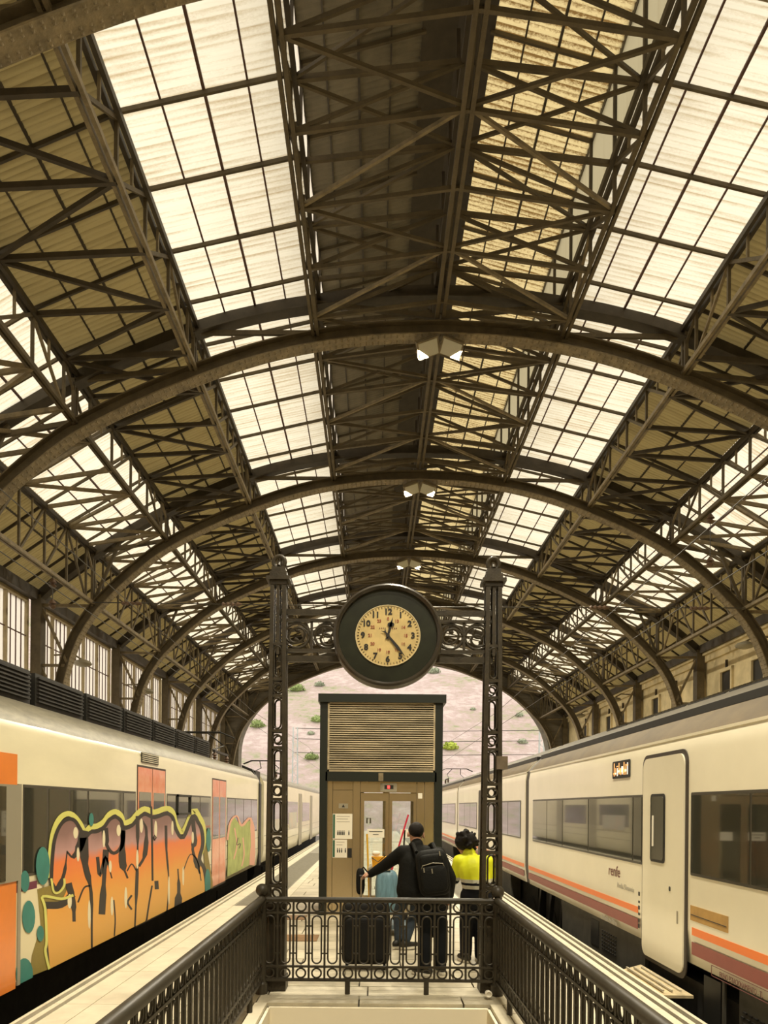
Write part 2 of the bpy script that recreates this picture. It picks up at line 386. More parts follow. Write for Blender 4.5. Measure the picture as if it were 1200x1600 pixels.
# ------------------------------------------------------------------ STRUCTURE: platform, stair pit, track bed
PXL, PXR = -3.06, 2.90
PIT = (-0.99, 1.10, 0.9, 7.10)
fl = MB()
fl.box(PXL, PIT[0], -27, 7.1, -1.05, -0.04); fl.box(PIT[1], PXR, -27, 7.1, -1.05, -0.04)
fl.box(PIT[0], PIT[1], -27, PIT[2], -1.05, -0.04); fl.box(PXL, PXR, 7.1, 58, -1.05, -0.04)
floor = tag(fl.build('floor', GROUT), kind='structure')
def slab(name, x0, x1, y0, y1, m, g=0.008, z=0.0):
    o = bar(name, ((x0 + x1) / 2, y0 + g, z - 0.03), ((x0 + x1) / 2, y1 - g, z - 0.03), x1 - x0 - 2 * g, 0.06, m, floor)
    return o
TL = (-2.61, -1.92); TR = (1.75, 2.44)
y = 7.10
rows = 0
while y < 40:                                # paving slabs in staggered courses
    h = (0.30, 0.38, 0.30, 0.42)[rows % 4] if y < 9 else 0.60
    x = -1.72 - random.uniform(0.1, 1.0)
    while x < 1.55:
        w = random.uniform(0.95, 1.35)
        x0 = max(x, -1.72); x1 = min(x + w, 1.55)
        if 1.55 - x1 < 0.25: x1 = 1.55
        slab('paving_slab', x0, x1, y, min(y + h, 40.0), random.choice((STONE, STONE, STONE2)))
        x = x1 if x1 < 1.55 else 9
    y += h; rows += 1
slab('paving_slab', -1.72, 1.55, y, 58, STONE, 0)
y = -4.0
while y < 7.05:                              # flags beside the stair pit
    h = min(0.9, 7.1 - y)
    slab('paving_slab', -1.72, -1.11, y, y + h, random.choice((STONE, STONE2)))
    slab('paving_slab', 1.22, 1.55, y, y + h, random.choice((STONE, STONE2)))
    y += h
for x0, x1, yy0, yy1 in ((-1.11, -0.99, 0.9, 7.1), (1.10, 1.22, 0.9, 7.1)):
    for k in range(6): slab('kerb_stone', x0, x1, yy0 + (yy1 - yy0) * k / 6, yy0 + (yy1 - yy0) * (k + 1) / 6, EDGE, 0.004, 0.004)
for x0, x1 in ((-1.72, -0.2), (-0.2, 1.0), (1.0, 1.55)): slab('paving_slab', x0, x1, -27, 0.9, STONE)
for side in (-1, 1):
    e = PXL if side < 0 else PXR
    X = lambda d: e - side * d               # d metres in from the edge
    y = -27.0
    while y < 58:
        h = 1.4 if 0 <= y < 36 else 11 if y > 0 else 27
        y1 = min(y + h, 58)
        def sl(d0, d1, m, nm='edge_stone'):
            a, b = sorted((X(d0), X(d1))); slab(nm, a, b, y, y1, m, 0.004)
        sl(0.0, 0.045, EDGE, 'edge_nosing'); sl(0.10, 0.165, EDGE, 'edge_nosing'); sl(0.21, 0.46, EDGE)
        if y < 13.9: sl(0.46, 1.345, EDGE)
        y = y1
    a, b = sorted((X(0.46), X(1.15)))
    slab('tactile_strip', a, b, 14.0, 58, TACT, 0.005, -0.004)
    k = 0; yy = 14.05
    rib = MB()
    while yy < 30:
        rib.box(a + 0.03, b - 0.03, yy, yy + 0.05, -0.006, 0.003); yy += 0.10
    tag(rib.build('tactile_ribs', TACT, floor), kind='stuff')
    a, b = sorted((X(1.15), X(1.345)))
    slab('guide_line', a, b, 14.0, 58, EDGE, 0.005, 0.0)
hatch = bar('floor_hatch', (-1.30, 10.35, 0.003), (-1.30, 10.85, 0.003), 1.05, 0.012, mat('rusty_hatch', (0.26, 0.15, 0.065, 1), 0.6, var=0.3, scale=8), floor)
hatch['label'] = 'rusty brown floor hatch'
bar('floor_hatch', (-1.42, 12.3, 0.003), (-1.42, 12.8, 0.003), 0.6, 0.012, bpy.data.materials['rusty_hatch'], floor)

pit = MB()
pit.box(PIT[0] + 0.02, PIT[1] - 0.02, PIT[3] - 0.05, PIT[3] - 0.005, -3.2, -0.03)
pit.box(PIT[0] + 0.005, PIT[0] + 0.03, PIT[2], PIT[3] - 0.05, -3.2, -0.03); pit.box(PIT[1] - 0.03, PIT[1] - 0.005, PIT[2], PIT[3] - 0.05, -3.2, -0.03)
wst = tag(pit.build('wall_stairwell', PLASTER), kind='structure')
stairs = tag(empty('floor_stairs', (0.05, 0.9, -3.2), kind='structure'))
for k in range(17):
    MB().box(PIT[0], PIT[1], PIT[2] + 0.30 * k, PIT[2] + 0.30 * (k + 1), -3.2, -0.17 * (k + 1)).build('step', STONE2, stairs)
MB().box(PIT[0], PIT[1], PIT[2] + 5.1, PIT[3], -3.3, -3.1).build('landing', STONE2, stairs)

tb = MB().box(-40, 45, -30, 75, -1.4, -1.05)
tag(tb.build('track_bed', BALLAST), kind='structure')
side_fl = MB(); side_fl.box(CX - WALL_X, -7.0, -27, Y_END, -1.05, 0.0); side_fl.box(7.4, CX + WALL_X, -27, Y_END, -1.05, 0.0)
tag(side_fl.build('floor_side_platforms', STONE2), kind='structure')

# ------------------------------------------------------------------ STRUCTURE: roof covering (ceiling)
NW = 12
def wave_mesh(name, m, amp=0.016, waves=NW, seg=4):
    b = MB(); n = waves * seg
    vs = []; fs = []
    for j in range(n + 1):
        z = amp * math.sin(2 * PI * j / seg)
        vs += [(-.5, j / n - .5, z), (.5, j / n - .5, z)]
    for j in range(n): fs.append((2 * j, 2 * j + 1, 2 * j + 3, 2 * j + 2))
    me = bpy.data.meshes.new(name); me.from_pydata(vs, [], fs); me.materials.append(m)
    me.polygons.foreach_set('use_smooth', [True] * len(fs)); me.update(); return me
ceiling = empty('ceiling', (CX, Y_NEAR, EAVE_Z), kind='structure')
PITCH = BAY / 5
ROFF = 0.83                                  # first rafter of a bay behind its arch
def panel(name, me, a, b, y0, y1, parent):
    """a corrugated sheet between roof points a and b (x, z), y0..y1"""
    dx, dz = b[0] - a[0], b[1] - a[1]; L = math.hypot(dx, dz); ux, uz = dx / L, dz / L
    if ux < 0: ux, uz = -ux, -uz
    cx, cz, cy = (a[0] + b[0]) / 2, (a[1] + b[1]) / 2, (y0 + y1) / 2
    mw = Matrix(((ux * L, 0, -uz, cx), (0, y1 - y0, 0, cy), (uz * L, 0, ux, cz), (0, 0, 0, 1)))
    return inst(name, me, mw, parent)
W_SKY1, W_SKY2, W_TIN, W_TIN2, W_SIDE, W_SIDE4 = wave_mesh('sheet_sky', SKY1), wave_mesh('sheet_lantern', SKY2, 0.022), wave_mesh('sheet_tin', TIN, 0.028), wave_mesh('sheet_tin_grey', TIN2, 0.02), wave_mesh('sheet_side', SKY3, 0.004, 2), wave_mesh('sheet_side_grimy', SKY4, 0.004, 2)
LIFT = 0.16                                  # sheets lie on top of the ribs
def band(name, p0, p1, cols, me, side, first_y, rafter_mat, bar_mat, skip_near=True):
    par = empty(name, (p0[0], Y_NEAR, p0[1]), parent=ceiling)
    def pt(t): return (p0[0] + (p1[0] - p0[0]) * t, p0[1] + (p1[1] - p0[1]) * t)
    y = Y_NEAR + ROFF - PITCH; k = 0
    while y < Y_END - 0.01:
        if y + PITCH <= first_y:
            panel('roof_sheet', me, pt(0), pt(1), y, y + PITCH, par)
        else:
            for c in range(cols): panel('roof_sheet', me, pt(c / cols), pt((c + 1) / cols), y, y + PITCH, par)
            if True:
                a, b = pt(-0.01), pt(1.01)
                bar('rafter', (a[0], y, a[1] - 0.07), (b[0], y, b[1] - 0.07), 0.044, 0.065, rafter_mat, par)
        y += PITCH; k += 1
    for c in range(1, cols):
        q = pt(c / cols); th = 0.042 if c == cols // 2 else 0.028
        bar('glazing_bar', (q[0], Y_NEAR, q[1] - 0.02), (q[0], Y_END, q[1] - 0.02), th, th, bar_mat, par)
    return par
for s in (-1, 1):
    X = lambda r: CX + s * r
    top = [(X(2.6), BTOP[0] + LIFT), (X(5.15), BTOP[1] + LIFT), (X(7.64), BTOP[2] + LIFT), (X(9.85), BTOP[3] + LIFT), (X(EAVE_X + 0.15), EAVE_Z + LIFT)]
    band('skylight_band', top[0], top[1], 4, W_SKY1, s, 9.0, IRON, RUST)
    band('sheet_band', top[1], top[2], 4, W_TIN, s, 9.0, IRON_DARK, IRON_DARK)
    band('skylight_band', top[2], top[3], 4, W_SKY1, s, 9.0, IRON, RUST)
    band('sheet_band', top[3], top[4], 3, W_TIN, s, 15.0, IRON_DARK, IRON_DARK)
    # lantern: upright side lights and its own slope
    band('lantern_side', (X(2.62), BTOP[0] + LIFT + 0.04), (X(2.62), LANT_E), 1, W_SIDE if s < 0 else W_SIDE4, s, 9.0, IRON_DARK, RUST)
    band('lantern_slope', (X(2.75), LANT_E), (X(0.56), LANT_A - 0.15), 4, W_TIN2 if s < 0 else W_SKY2, s, 9.0, IRON, IRON_DARK)
rc = MB(); rc.prism([(CX - 0.6, Y_NEAR, LANT_A - 0.17), (CX, Y_NEAR, LANT_A), (CX + 0.6, Y_NEAR, LANT_A - 0.17), (CX + 0.6, Y_NEAR, LANT_A - 0.22), (CX, Y_NEAR, LANT_A - 0.06), (CX - 0.6, Y_NEAR, LANT_A - 0.22)], (0, Y_END - Y_NEAR, 0))
rc.build('ridge_cap', IRON_DARK, ceiling)
for s in (-1, 1):
    bar('lantern_plate', (CX + s * 2.66, Y_NEAR, LANT_E), (CX + s * 2.66, Y_END, LANT_E), 0.10, 0.14, IRON_DARK, ceiling)
    bar('eaves_beam', (CX + s * 11.55, Y_NEAR, EAVE_Z - 0.05), (CX + s * 11.55, Y_END, EAVE_Z - 0.05), 0.22, 0.32, IRON_DARK, ceiling)

# ------------------------------------------------------------------ roof arches
ORD = ['nearest', 'second', 'third', 'fourth', 'fifth', 'sixth', 'farthest']
WHERE = ['cutting the top corner of the photo', 'carrying the largest pair of floodlights', 'carrying the second pair of floodlights', 'carrying the third pair of floodlights', 'just above the clock', 'behind the clock, before the last', 'against the end screen']
def make_arch(k):
    Y = ARCH_Y[k] - (0.15 if k == 0 else 0)
    a = empty('roof_arch', (CX, Y, 0), '%s riveted iron roof arch, %s' % (ORD[k], WHERE[k]), 'arch', 'iron roof arches')
    lo = MB().strip(LOWF, Y - 0.015, Y + 0.015, 0.27).build('lower_rib', IRON, a)
    MB().strip(LOWF, Y - 0.17, Y + 0.17, 0.028, off=-0.135).build('bottom_flange', IRON_LIGHT, lo)
    MB().strip(LOWF, Y - 0.15, Y + 0.15, 0.028, off=0.135).build('top_flange', IRON, lo)
    up = MB().strip(UPF, Y - 0.015, Y + 0.015, 0.30).build('upper_rib', IRON_DARK, a)
    MB().strip(UPF, Y - 0.15, Y + 0.15, 0.028, off=-0.15).build('bottom_flange', IRON_DARK, up)
    # rivets along the flange edges
    if k <= 3:
        rv = MB(); acc = 0; 
        for (p, q) in zip(LOWF, LOWF[1:]):
            P = Vector(p); Q = Vector(q); L = (Q - P).length; d = (Q - P) / L; n = Vector((-d.y, d.x))
            t = acc
            while t < L:
                c = P + d * t - n * 0.150
                for yy in (-0.13, -0.07, 0.07, 0.13):
                    h = 0.022
                    e = [Vector((c.x + d.x * sx * 0.021, Y + yy + sy * 0.021, c.y + d.y * sx * 0.021)) for sx, sy in ((-1, -1), (1, -1), (1, 1), (-1, 1))]
                    tip = Vector((c.x - n.x * h, Y + yy, c.y - n.y * h))
                    rv.add(e + [tip], [(0, 1, 4), (1, 2, 4), (2, 3, 4), (3, 0, 4)])
                t += 0.13
            acc = t - L
        tag(rv.build('rivets', IRON_LIGHT, lo), kind='stuff')
    for s in (-1, 1):
        X = lambda r: CX + s * r
        for i in range(4):
            for dy in (-0.07, 0.07): bar('post', (X(BX[i]), Y + dy, low_z(BX[i]) + 0.1), (X(BX[i]), Y + dy, BTOP[i] - 0.1), 0.07, 0.07, IRON, a)
        bar('tie', (X(BX[0]), Y, BLOW[0] + 0.15), (X(BX[1]), Y, BTOP[1] - 0.15), 0.07, 0.09, IRON, a)
        bar('tie', (X(BX[1]), Y, BLOW[1] + 0.12), (X(BX[2]), Y, BTOP[2] - 0.1), 0.08, 0.10, IRON, a)
        bar('tie', (X(BX[2]), Y, BLOW[2] + 0.1), (X(BX[3]), Y, BTOP[3] - 0.05), 0.08, 0.10, IRON, a)
        bar('brace', (X(BX[3]), Y, BLOW[3] + 0.1), (X(BX[3] - 0.8), Y, BTOP[3] + 0.3), 0.08, 0.08, IRON, a)
        bar('brace', (X(0.1), Y, 10.3 + CZ), (X(BX[0]), Y, BTOP[0] - 0.1), 0.07, 0.09, IRON, a)
        # wall post and its stays
        wp = bar('wall_post', (X(11.5), Y, -1.0), (X(11.5), Y, EAVE_Z - 0.05), 0.30, 0.36, IRON, a)
        bar('stay', (X(11.4), Y, CZ + 6.02), (X(9.85), Y, CZ + 6.0), 0.08, 0.09, IRON_LIGHT, a)
        bar('stay', (X(11.4), Y, CZ + 4.2), (X(10.68), Y, CZ + 4.2), 0.07, 0.08, IRON_LIGHT, a)
        bar('stay', (X(11.4), Y, CZ + 5.95), (X(10.62), Y, CZ + 4.3), 0.07, 0.08, IRON_LIGHT, a)
        bar('stay', (X(11.4), Y, CZ + 4.15), (X(10.95), Y, CZ + 3.1), 0.07, 0.08, IRON_LIGHT, a)
    return a
for k in range(7): make_arch(k)

# ------------------------------------------------------------------ long lattice beams
BW = {(-1, 0): 'edging the dark middle strip of the roof', (1, 0): 'edging the grimy middle glazing of the roof',
      (-1, 1): 'between the bright skylight and dark sheeting above the graffiti train', (1, 1): 'between the bright skylight and dark sheeting above the white train',
      (-1, 2): 'above the outer skylight on the graffiti train side', (1, 2): 'above the outer skylight on the white train side',
      (-1, 3): 'low beam nearest the window wall', (1, 3): 'low beam nearest the plastered facade'}
def lattice_beam(s, i):
    x = CX + s * BX[i]; lo, hi = BLOW[i] + 0.1, BTOP[i]
    b = empty('lattice_beam', (x, Y_NEAR, lo), 'long iron lattice beam ' + BW[(s, i)], 'beam', 'lattice beams along the roof')
    cm = IRON_LIGHT if i in (1, 3) else IRON
    for dx in (-0.05, 0.05): bar('bottom_chord', (x + dx, Y_NEAR, lo), (x + dx, Y_END, lo), 0.06, 0.09, cm, b)
    for dx in (-0.06, 0.06): bar('top_chord', (x + dx, Y_NEAR, hi), (x + dx, Y_END, hi), 0.07, 0.11, IRON_DARK, b)
    n = int(round((Y_END - ARCH_Y[0]) / PITCH))
    for k in range(n):
        y0 = ARCH_Y[0] + ROFF + k * PITCH
        bar('upright', (x, y0, lo), (x, y0, hi), 0.055, 0.055, IRON, b)
        if (k % 5) < 3: bar('diagonal', (x, y0, lo), (x, y0 + PITCH, hi), 0.05, 0.06, IRON, b)
        else: bar('diagonal', (x, y0, hi), (x, y0 + PITCH, lo), 0.05, 0.06, IRON_LIGHT if k % 2 else IRON, b)
        bar('short_strut', (x, y0 + PITCH * 0.5, (lo + hi) / 2), (x, y0 + PITCH * 0.5, hi), 0.04, 0.05, IRON_LIGHT, b)
    return b
for s in (-1, 1):
    for i in range(4): lattice_beam(s, i)
rb = empty('ridge_beam', (CX, Y_NEAR, 10.25 + CZ), 'long iron ridge beam that carries the floodlights along the middle of the roof', 'beam')
for dx in (-0.07, 0.07): bar('bottom_chord', (CX + dx, Y_NEAR, 10.25 + CZ), (CX + dx, Y_END, 10.25 + CZ), 0.07, 0.1, IRON, rb)
for dx in (-0.07, 0.07): bar('top_chord', (CX + dx, Y_NEAR, 10.95 + CZ), (CX + dx, Y_END, 10.95 + CZ), 0.07, 0.1, IRON_DARK, rb)
for k in range(30):
    y0 = ARCH_Y[0] + ROFF + k * PITCH
    bar('upright', (CX, y0, 10.25 + CZ), (CX, y0, LANT_A - 0.2), 0.06, 0.06, IRON_DARK, rb)
    a, b = (10.25, 10.95) if k % 2 else (10.95, 10.25)
    bar('diagonal', (CX, y0, a + CZ), (CX, y0 + PITCH, b + CZ), 0.05, 0.06, IRON, rb)

# cross bracing of the lantern and of the bays, one set for each bay
for k in range(6):
    y0 = ARCH_Y[k]
    wd = '%s bay of thin cross bracing under the middle of the roof, from the camera' % ['first', 'second', 'third', 'fourth', 'fifth', 'sixth'][k]
    g = empty('lantern_bracing', (CX, y0, BLOW[0]), wd, 'roof bracing', 'bracing under the lantern')
    for s in (-1, 1):
        X = lambda r: CX + s * r
        for j in range(0, 5):
            y = y0 + ROFF + j * PITCH
            if True:
                bar('tie', (X(0), y, 10.25 + CZ), (X(2.6), y, BLOW[0] + 0.1), 0.055, 0.07, IRON, g)
                bar('strut', (X(0), y, 10.95 + CZ), (X(2.6), y, BTOP[0]), 0.06, 0.08, IRON, g)
                bar('brace', (X(0), y, 10.95 + CZ), (X(2.6), y, BLOW[0] + 0.1), 0.045, 0.06, IRON, g)
                bar('post', (X(2.6), y, BTOP[0]), (X(2.6), y, LANT_E), 0.06, 0.06, IRON_DARK, g)
            a, b = ((0, 2.6) if j % 2 else (2.6, 0))
            za, zb = (10.3 + CZ, BLOW[0] + 0.12) if j % 2 else (BLOW[0] + 0.12, 10.3 + CZ)
            bar('diagonal', (X(a), y, za), (X(b), y + PITCH, zb), 0.05, 0.06, IRON_LIGHT if j % 2 else IRON, g)
            za, zb = (10.95 + CZ, BTOP[0]) if j % 2 == 0 else (BTOP[0], 10.95 + CZ)
            bar('diagonal', (X(b), y, zb if False else (BTOP[0] if b else 10.95 + CZ)), (X(a), y + PITCH, BTOP[0] if a else 10.95 + CZ), 0.045, 0.055, IRON, g)
for s in (-1, 1):
    for k in range(6):
        y0 = ARCH_Y[k]
        side = 'over the graffiti train' if s < 0 else 'over the white train'
        g = empty('bay_bracing', (CX + s * 7.6, y0, BLOW[2]), '%s bay of diagonal roof bracing %s, from the camera' % (['first', 'second', 'third', 'fourth', 'fifth', 'sixth'][k], side), 'roof bracing', 'bracing of the side bays')
        X = lambda r: CX + s * r
        for (i, m) in ((1, IRON_DARK), (2, IRON_LIGHT)):
            for j in range(5):
                y = y0 + ROFF + j * PITCH
                if j < 5: bar('tie', (X(BX[i]), y, BLOW[i] + 0.1), (X(BX[i + 1]), y, BTOP[i + 1]), 0.07, 0.09, m, g)
                if (j + k) % 2: bar('diagonal', (X(BX[i]), y, BLOW[i] + 0.1), (X(BX[i + 1]), y + PITCH, BTOP[i + 1]), 0.06, 0.08, m, g)
                else: bar('diagonal', (X(BX[i + 1]), y, BTOP[i + 1]), (X(BX[i]), y + PITCH, BLOW[i] + 0.1), 0.06, 0.08, m, g)
                if i == 2: bar('strut', (X(BX[3]), y, BLOW[3] + 0.1), (X(BX[3] + 1.2), y, BTOP[3] - 0.75), 0.06, 0.07, IRON, g)

# ------------------------------------------------------------------ end screen, left window wall, right facade
def arc_pts(n=40):
    return [(CX + 10.5 * math.cos(PI * j / n), CZ + 3.6 + 6.4 * math.sin(PI * j / n)) for j in range(n + 1)]
inner = [(CX + 10.5, -1.05)] + arc_pts() + [(CX - 10.5, -1.05)]
outer = [(CX + 12.4, -1.05), (CX + 12.4, EAVE_Z + 0.3)]
roofl = [(11.75, EAVE_Z + LIFT), (9.85, BTOP[3] + LIFT), (7.64, BTOP[2] + LIFT), (5.15, BTOP[1] + LIFT), (2.6, BTOP[0] + LIFT), (2.6, LANT_E), (0, LANT_A)]
ew = MB()
def screen(yf):
    n = len(inner); pts = []
    for i, (x, z) in enumerate(inner):
        r = abs(x - CX); s = 1 if x > CX else -1
        a = math.atan2(z - CZ - 3.6, x - CX)
        if z <= CZ + 3.61: ox, oz = CX + s * 12.6, z
        else:
            ox, oz = CX + 12.6 * math.cos(a), CZ + 3.6 + 10.2 * math.sin(a)
        pts.append((ox, oz))
    return pts
op = screen(0)
n = len(inner); vs = []; fs = []
for (x, z), (ox, oz) in zip(inner, op): vs += [(x, Y_END + 0.2, z), (ox, Y_END + 0.2, oz), (ox, Y_END + 1.4, oz), (x, Y_END + 1.4, z)]
for i in range(n - 1):
    for q in range(4):
        q2 = (q + 1) % 4; fs.append((i * 4 + q, i * 4 + q2, i * 4 + 4 + q2, i * 4 + 4 + q))
ew.add(vs, fs)
tag(ew.build('wall_end', ENDWALL), kind='structure')

wb = MB().box(CX - 12.4, CX + 12.4, Y_NEAR - 0.6, Y_NEAR, -1.05, LANT_A + 0.2)
tag(wb.build('wall_back_added', FACADE), kind='structure')  # unseen wall added to keep sky light off surfaces facing the camera
wl = MB(); XL = CX - WALL_X
wl.box(XL - 0.25, XL, Y_NEAR, Y_END, -1.0, 2.6)
wall_left = tag(wl.build('wall_left', FACADE), kind='structure')
for k in range(-5, 6):                       # one tall window to each bay
    y0, y1 = ARCH_Y[0] + BAY * k + 0.25, ARCH_Y[0] + BAY * (k + 1) - 0.25
    w = empty('window_%d' % (k + 6), (XL, y0, 2.6), kind='structure')
    z0, z1 = 2.6, EAVE_Z - 0.25
    nl = 5 if k >= 0 else 1; lw = (y1 - y0) / nl
    bar('window_frame', (XL, y0, z1), (XL, y1, z1), 0.16, 0.12, BEIGEF, w); bar('window_frame', (XL, y0, z0), (XL, y1, z0), 0.16, 0.12, BEIGEF, w)
    for j in range(nl + 1):
        bar('mullion', (XL, y0 + j * lw, z0), (XL, y0 + j * lw, z1), 0.12, 0.09, BEIGEF, w)
    for j in range(nl):
        inst('pane', W_SIDE, Matrix(((0, 0, 1, XL - 0.03), (lw - 0.02, 0, 0, y0 + (j + .5) * lw), (0, z1 - z0 - 0.02, 0, (z0 + z1) / 2), (0, 0, 0, 1))), w)
        for q in range(1, 4): bar('glazing_bar', (XL, y0 + j * lw + lw * q / 4, z0), (XL, y0 + j * lw + lw * q / 4, z1), 0.03, 0.024, RUST, w)
    for q in range(1, 5): bar('transom', (XL, y0, z0 + (z1 - z0) * q / 5), (XL, y1, z0 + (z1 - z0) * q / 5), 0.03, 0.030, RUST, w)
XR = CX + WALL_X
wr = MB()
wr.box(XR, XR + 0.5, Y_NEAR, Y_END, -1.0, EAVE_Z + 0.2)
wall_right = tag(wr.build('wall_right', FACADE), kind='structure')
for (dx, z0, z1) in ((0.10, EAVE_Z - 0.55, EAVE_Z - 0.30), (0.20, EAVE_Z - 0.30, EAVE_Z - 0.18), (0.06, CZ + 3.75, CZ + 3.95)):
    MB().box(XR - dx, XR + 0.01, Y_NEAR, Y_END, z0, z1).build('cornice', FACADE, wall_right)
nwin = 0
y = 9.3 + 0.0
while y < 48:
    nwin += 1
    w = empty('window_%d' % (11 + nwin), (XR, y, CZ + 4.3), kind='structure')
    z0, z1 = CZ + 4.05, CZ + 5.15
    MB().box(XR - 0.01, XR + 0.02, y - 0.40, y + 0.40, z0, z1).build('pane', DARKWIN, w)
    for yy in (y - 0.45, y + 0.45): bar('window_frame', (XR - 0.03, yy, z0 - 0.1), (XR - 0.03, yy, z1 + 0.12), 0.12, 0.1, FACADE, w)
    bar('window_frame', (XR - 0.03, y - 0.5, z1 + 0.06), (XR - 0.03, y + 0.5, z1 + 0.06), 0.14, 0.12, FACADE, w)
    bar('window_frame', (XR - 0.03, y, z1 + 0.1), (XR - 0.03, y, z1 + 0.42), 0.08, 0.08, IRON_DARK, w)
    y += BAY / 3

# ------------------------------------------------------------------ TRAINS
def loft_car(prof, y0, y1, sx, x_side, mats, mids):
    """body shell: prof = (inset from the side plane, z), extruded along the track; sx = +1 right-hand train, -1 left-hand train"""
    pts = [(x_side + sx * d, z) for d, z in prof]; b = MB(); n = len(pts)
    vs = [(x, y0, z) for x, z in pts] + [(x, y1, z) for x, z in pts]
    fs = [(i, (i + 1) % n, (i + 1) % n + n, i + n) for i in range(n)]
    for f, m in zip(fs, mids): b.add([vs[i] for i in f], [(0, 1, 2, 3)], m)
    b.add(vs[:n], [tuple(range(n))], mids[0]); b.add(vs[n:], [tuple(range(n))], mids[0])
    me = b
    return me
def weld(o):
    bm = bmesh.new(); bm.from_mesh(o.data); bmesh.ops.remove_doubles(bm, verts=bm.verts, dist=0.0005); bmesh.ops.recalc_face_normals(bm, faces=bm.faces)
    bm.to_mesh(o.data); bm.free(); o.data.polygons.foreach_set('use_smooth', [True] * len(o.data.polygons)); o.data.set_sharp_from_angle(angle=math.radians(30))
def plate(x, sx, y0, y1, z0, z1, t):
    """thin panel on the platform-facing side (side plane x), standing t proud"""
    return MB().box(min(x, x - sx * t), max(x, x - sx * t), y0, y1, z0, z1)
def rrect(y0, y1, z0, z1, r, n=5):
    pts = []
    for cy, cz, a0 in ((y1 - r, z1 - r, 0), (y0 + r, z1 - r, PI / 2), (y0 + r, z0 + r, PI), (y1 - r, z0 + r, 3 * PI / 2)):
        for j in range(n + 1):
            a = a0 + PI / 2 * j / n; pts.append((cy + r * math.cos(a), cz + r * math.sin(a)))
    return pts
def rplate(x, sx, y0, y1, z0, z1, r, t):
    return MB().prism([(x, a, b) for a, b in rrect(y0, y1, z0, z1, r)], (-sx * t, 0, 0))

# ---- left: graffiti train
LX = -3.40
LPROF = [(0.05, 0.12), (0.0, 0.5), (0.0, 2.55), (0.03, 2.63), (0.09, 2.74), (0.22, 2.86), (0.45, 2.96), (1.0, 3.05), (1.45, 3.07), (1.9, 3.05), (2.45, 2.96), (2.68, 2.86), (2.81, 2.74), (2.9, 2.55), (2.9, 0.5), (2.85, 0.12)]
LM = [0, 0, 0, 1, 1, 1, 2, 2, 2, 2, 1, 1, 1, 0, 0, 3]
def left_car(y0, y1, label):
    c = empty('train_car', (LX - 1.45, y0, -1.05), label, 'train', 'cars of the graffiti train')
    b = loft_car(LPROF, y0, y1, -1, LX, None, LM).build('body', [CREAM, SILVER, ROOFGREY, UNDER], c); weld(b)
    MB().box(LX - 2.6, LX - 0.30, y0 + 0.2, y1 - 0.2, -0.55, 0.12).build('underframe', UNDER, c)
    for yy in (y0 + 3.0, y1 - 3.2):
        bg_ = MB().box(LX - 2.5, LX - 0.28, yy - 1.3, yy + 1.3, -0.62, -0.15).build('bogie', UNDER, c)
        for dy in (-0.9, 0.9): MB().lathe([(0.42, -0.07), (0.46, 0.0), (0.46, 0.07)], (LX - 0.42, yy + dy, -0.58), 20, 'X').build('wheel', UNDER, bg_)
    for z in (0.93, 0.62): MB().box(LX, LX + 0.004, y0 + 0.1, y1 - 0.1, z - 0.006, z + 0.006).build('body_seam', WFRAME, c)
    return c
t1 = left_car(1.0, 22.3, 'cream commuter train car covered in orange and mauve graffiti')
t2 = left_car(23.2, 48.0, 'second cream commuter train car seen behind the openwork column, pale graffiti')
def gang(c, y0, y1, x0, w, sx, name='gangway'):
    MB().box(min(x0 + sx * 0.12, x0 + sx * (w - 0.12)), max(x0 + sx * 0.12, x0 + sx * (w - 0.12)), y0, y1, 0.2, 2.9).build(name, BLACK, c)
gang(t1, 22.3, 23.2, LX, 2.9, -1)
MB().prism([(LX + 0.03, 22.15, 0.1), (LX + 0.03, 22.15, 2.5), (LX - 0.2, 22.15, 2.93), (LX - 0.5, 22.15, 3.05), (LX - 0.5, 22.15, 2.7), (LX - 0.25, 22.15, 2.4), (LX - 0.25, 22.15, 0.1)], (0, 0.35, 0)).build('end_frame', BLACK, t1)
# roof grilles: seven dark louvred boxes in a row
for k in range(9):
    y0 = 4.0 + 1.55 * k + 0.05; y1 = y0 + 1.42
    if y1 > 18.2: break
    g = MB().box(LX - 2.45, LX - 0.52, y0, y1, 2.97, 3.36).build('roof_grille', BLACK, t1)
    for j in range(7): bar('louvre_blade', (LX - 0.505, y0 + 0.04, 3.04 + 0.045 * j), (LX - 0.505, y1 - 0.04, 3.04 + 0.045 * j), 0.03, 0.018, UNDER, g)
    MB().box(LX - 2.4, LX - 0.6, y1, y1 + 0.13, 2.97, 3.30).build('roof_grille_joint', UNDER, t1)
# windows and doors on the platform side
def lwin(y0, y1, z0=1.14, z1=2.04, splits=()):
    w = plate(LX, -1, y0, y1, z0, z1, 0.003).build('window', WFRAME, t1)
    ys = [y0] + list(splits) + [y1]
    for a, b in zip(ys, ys[1:]): plate(LX + 0.003, -1, a + 0.03, b - 0.03, z0 + 0.03, z1 - 0.03, 0.003).build('pane', WGLASS, w)
    return w
lwin(2.0, 5.4)
lwin(7.30, 10.75, splits=(7.85, 8.42, 8.95, 10.2))
lwin(12.35, 15.7, splits=(13.0, 13.9, 14.7))
lwin(17.4, 21.9, splits=(18.4, 19.6, 20.8))
wf = MB()
for (a, b, c_, d) in ((12.98, 13.92, 1.68, 1.72), (12.98, 13.92, 2.0, 2.04), (12.98, 13.02, 1.68, 2.04), (13.86, 13.92, 1.68, 2.04)): wf.box(LX, LX + 0.03, a, b, c_, d)
wf.build('hopper_frame', BLACK, t1)
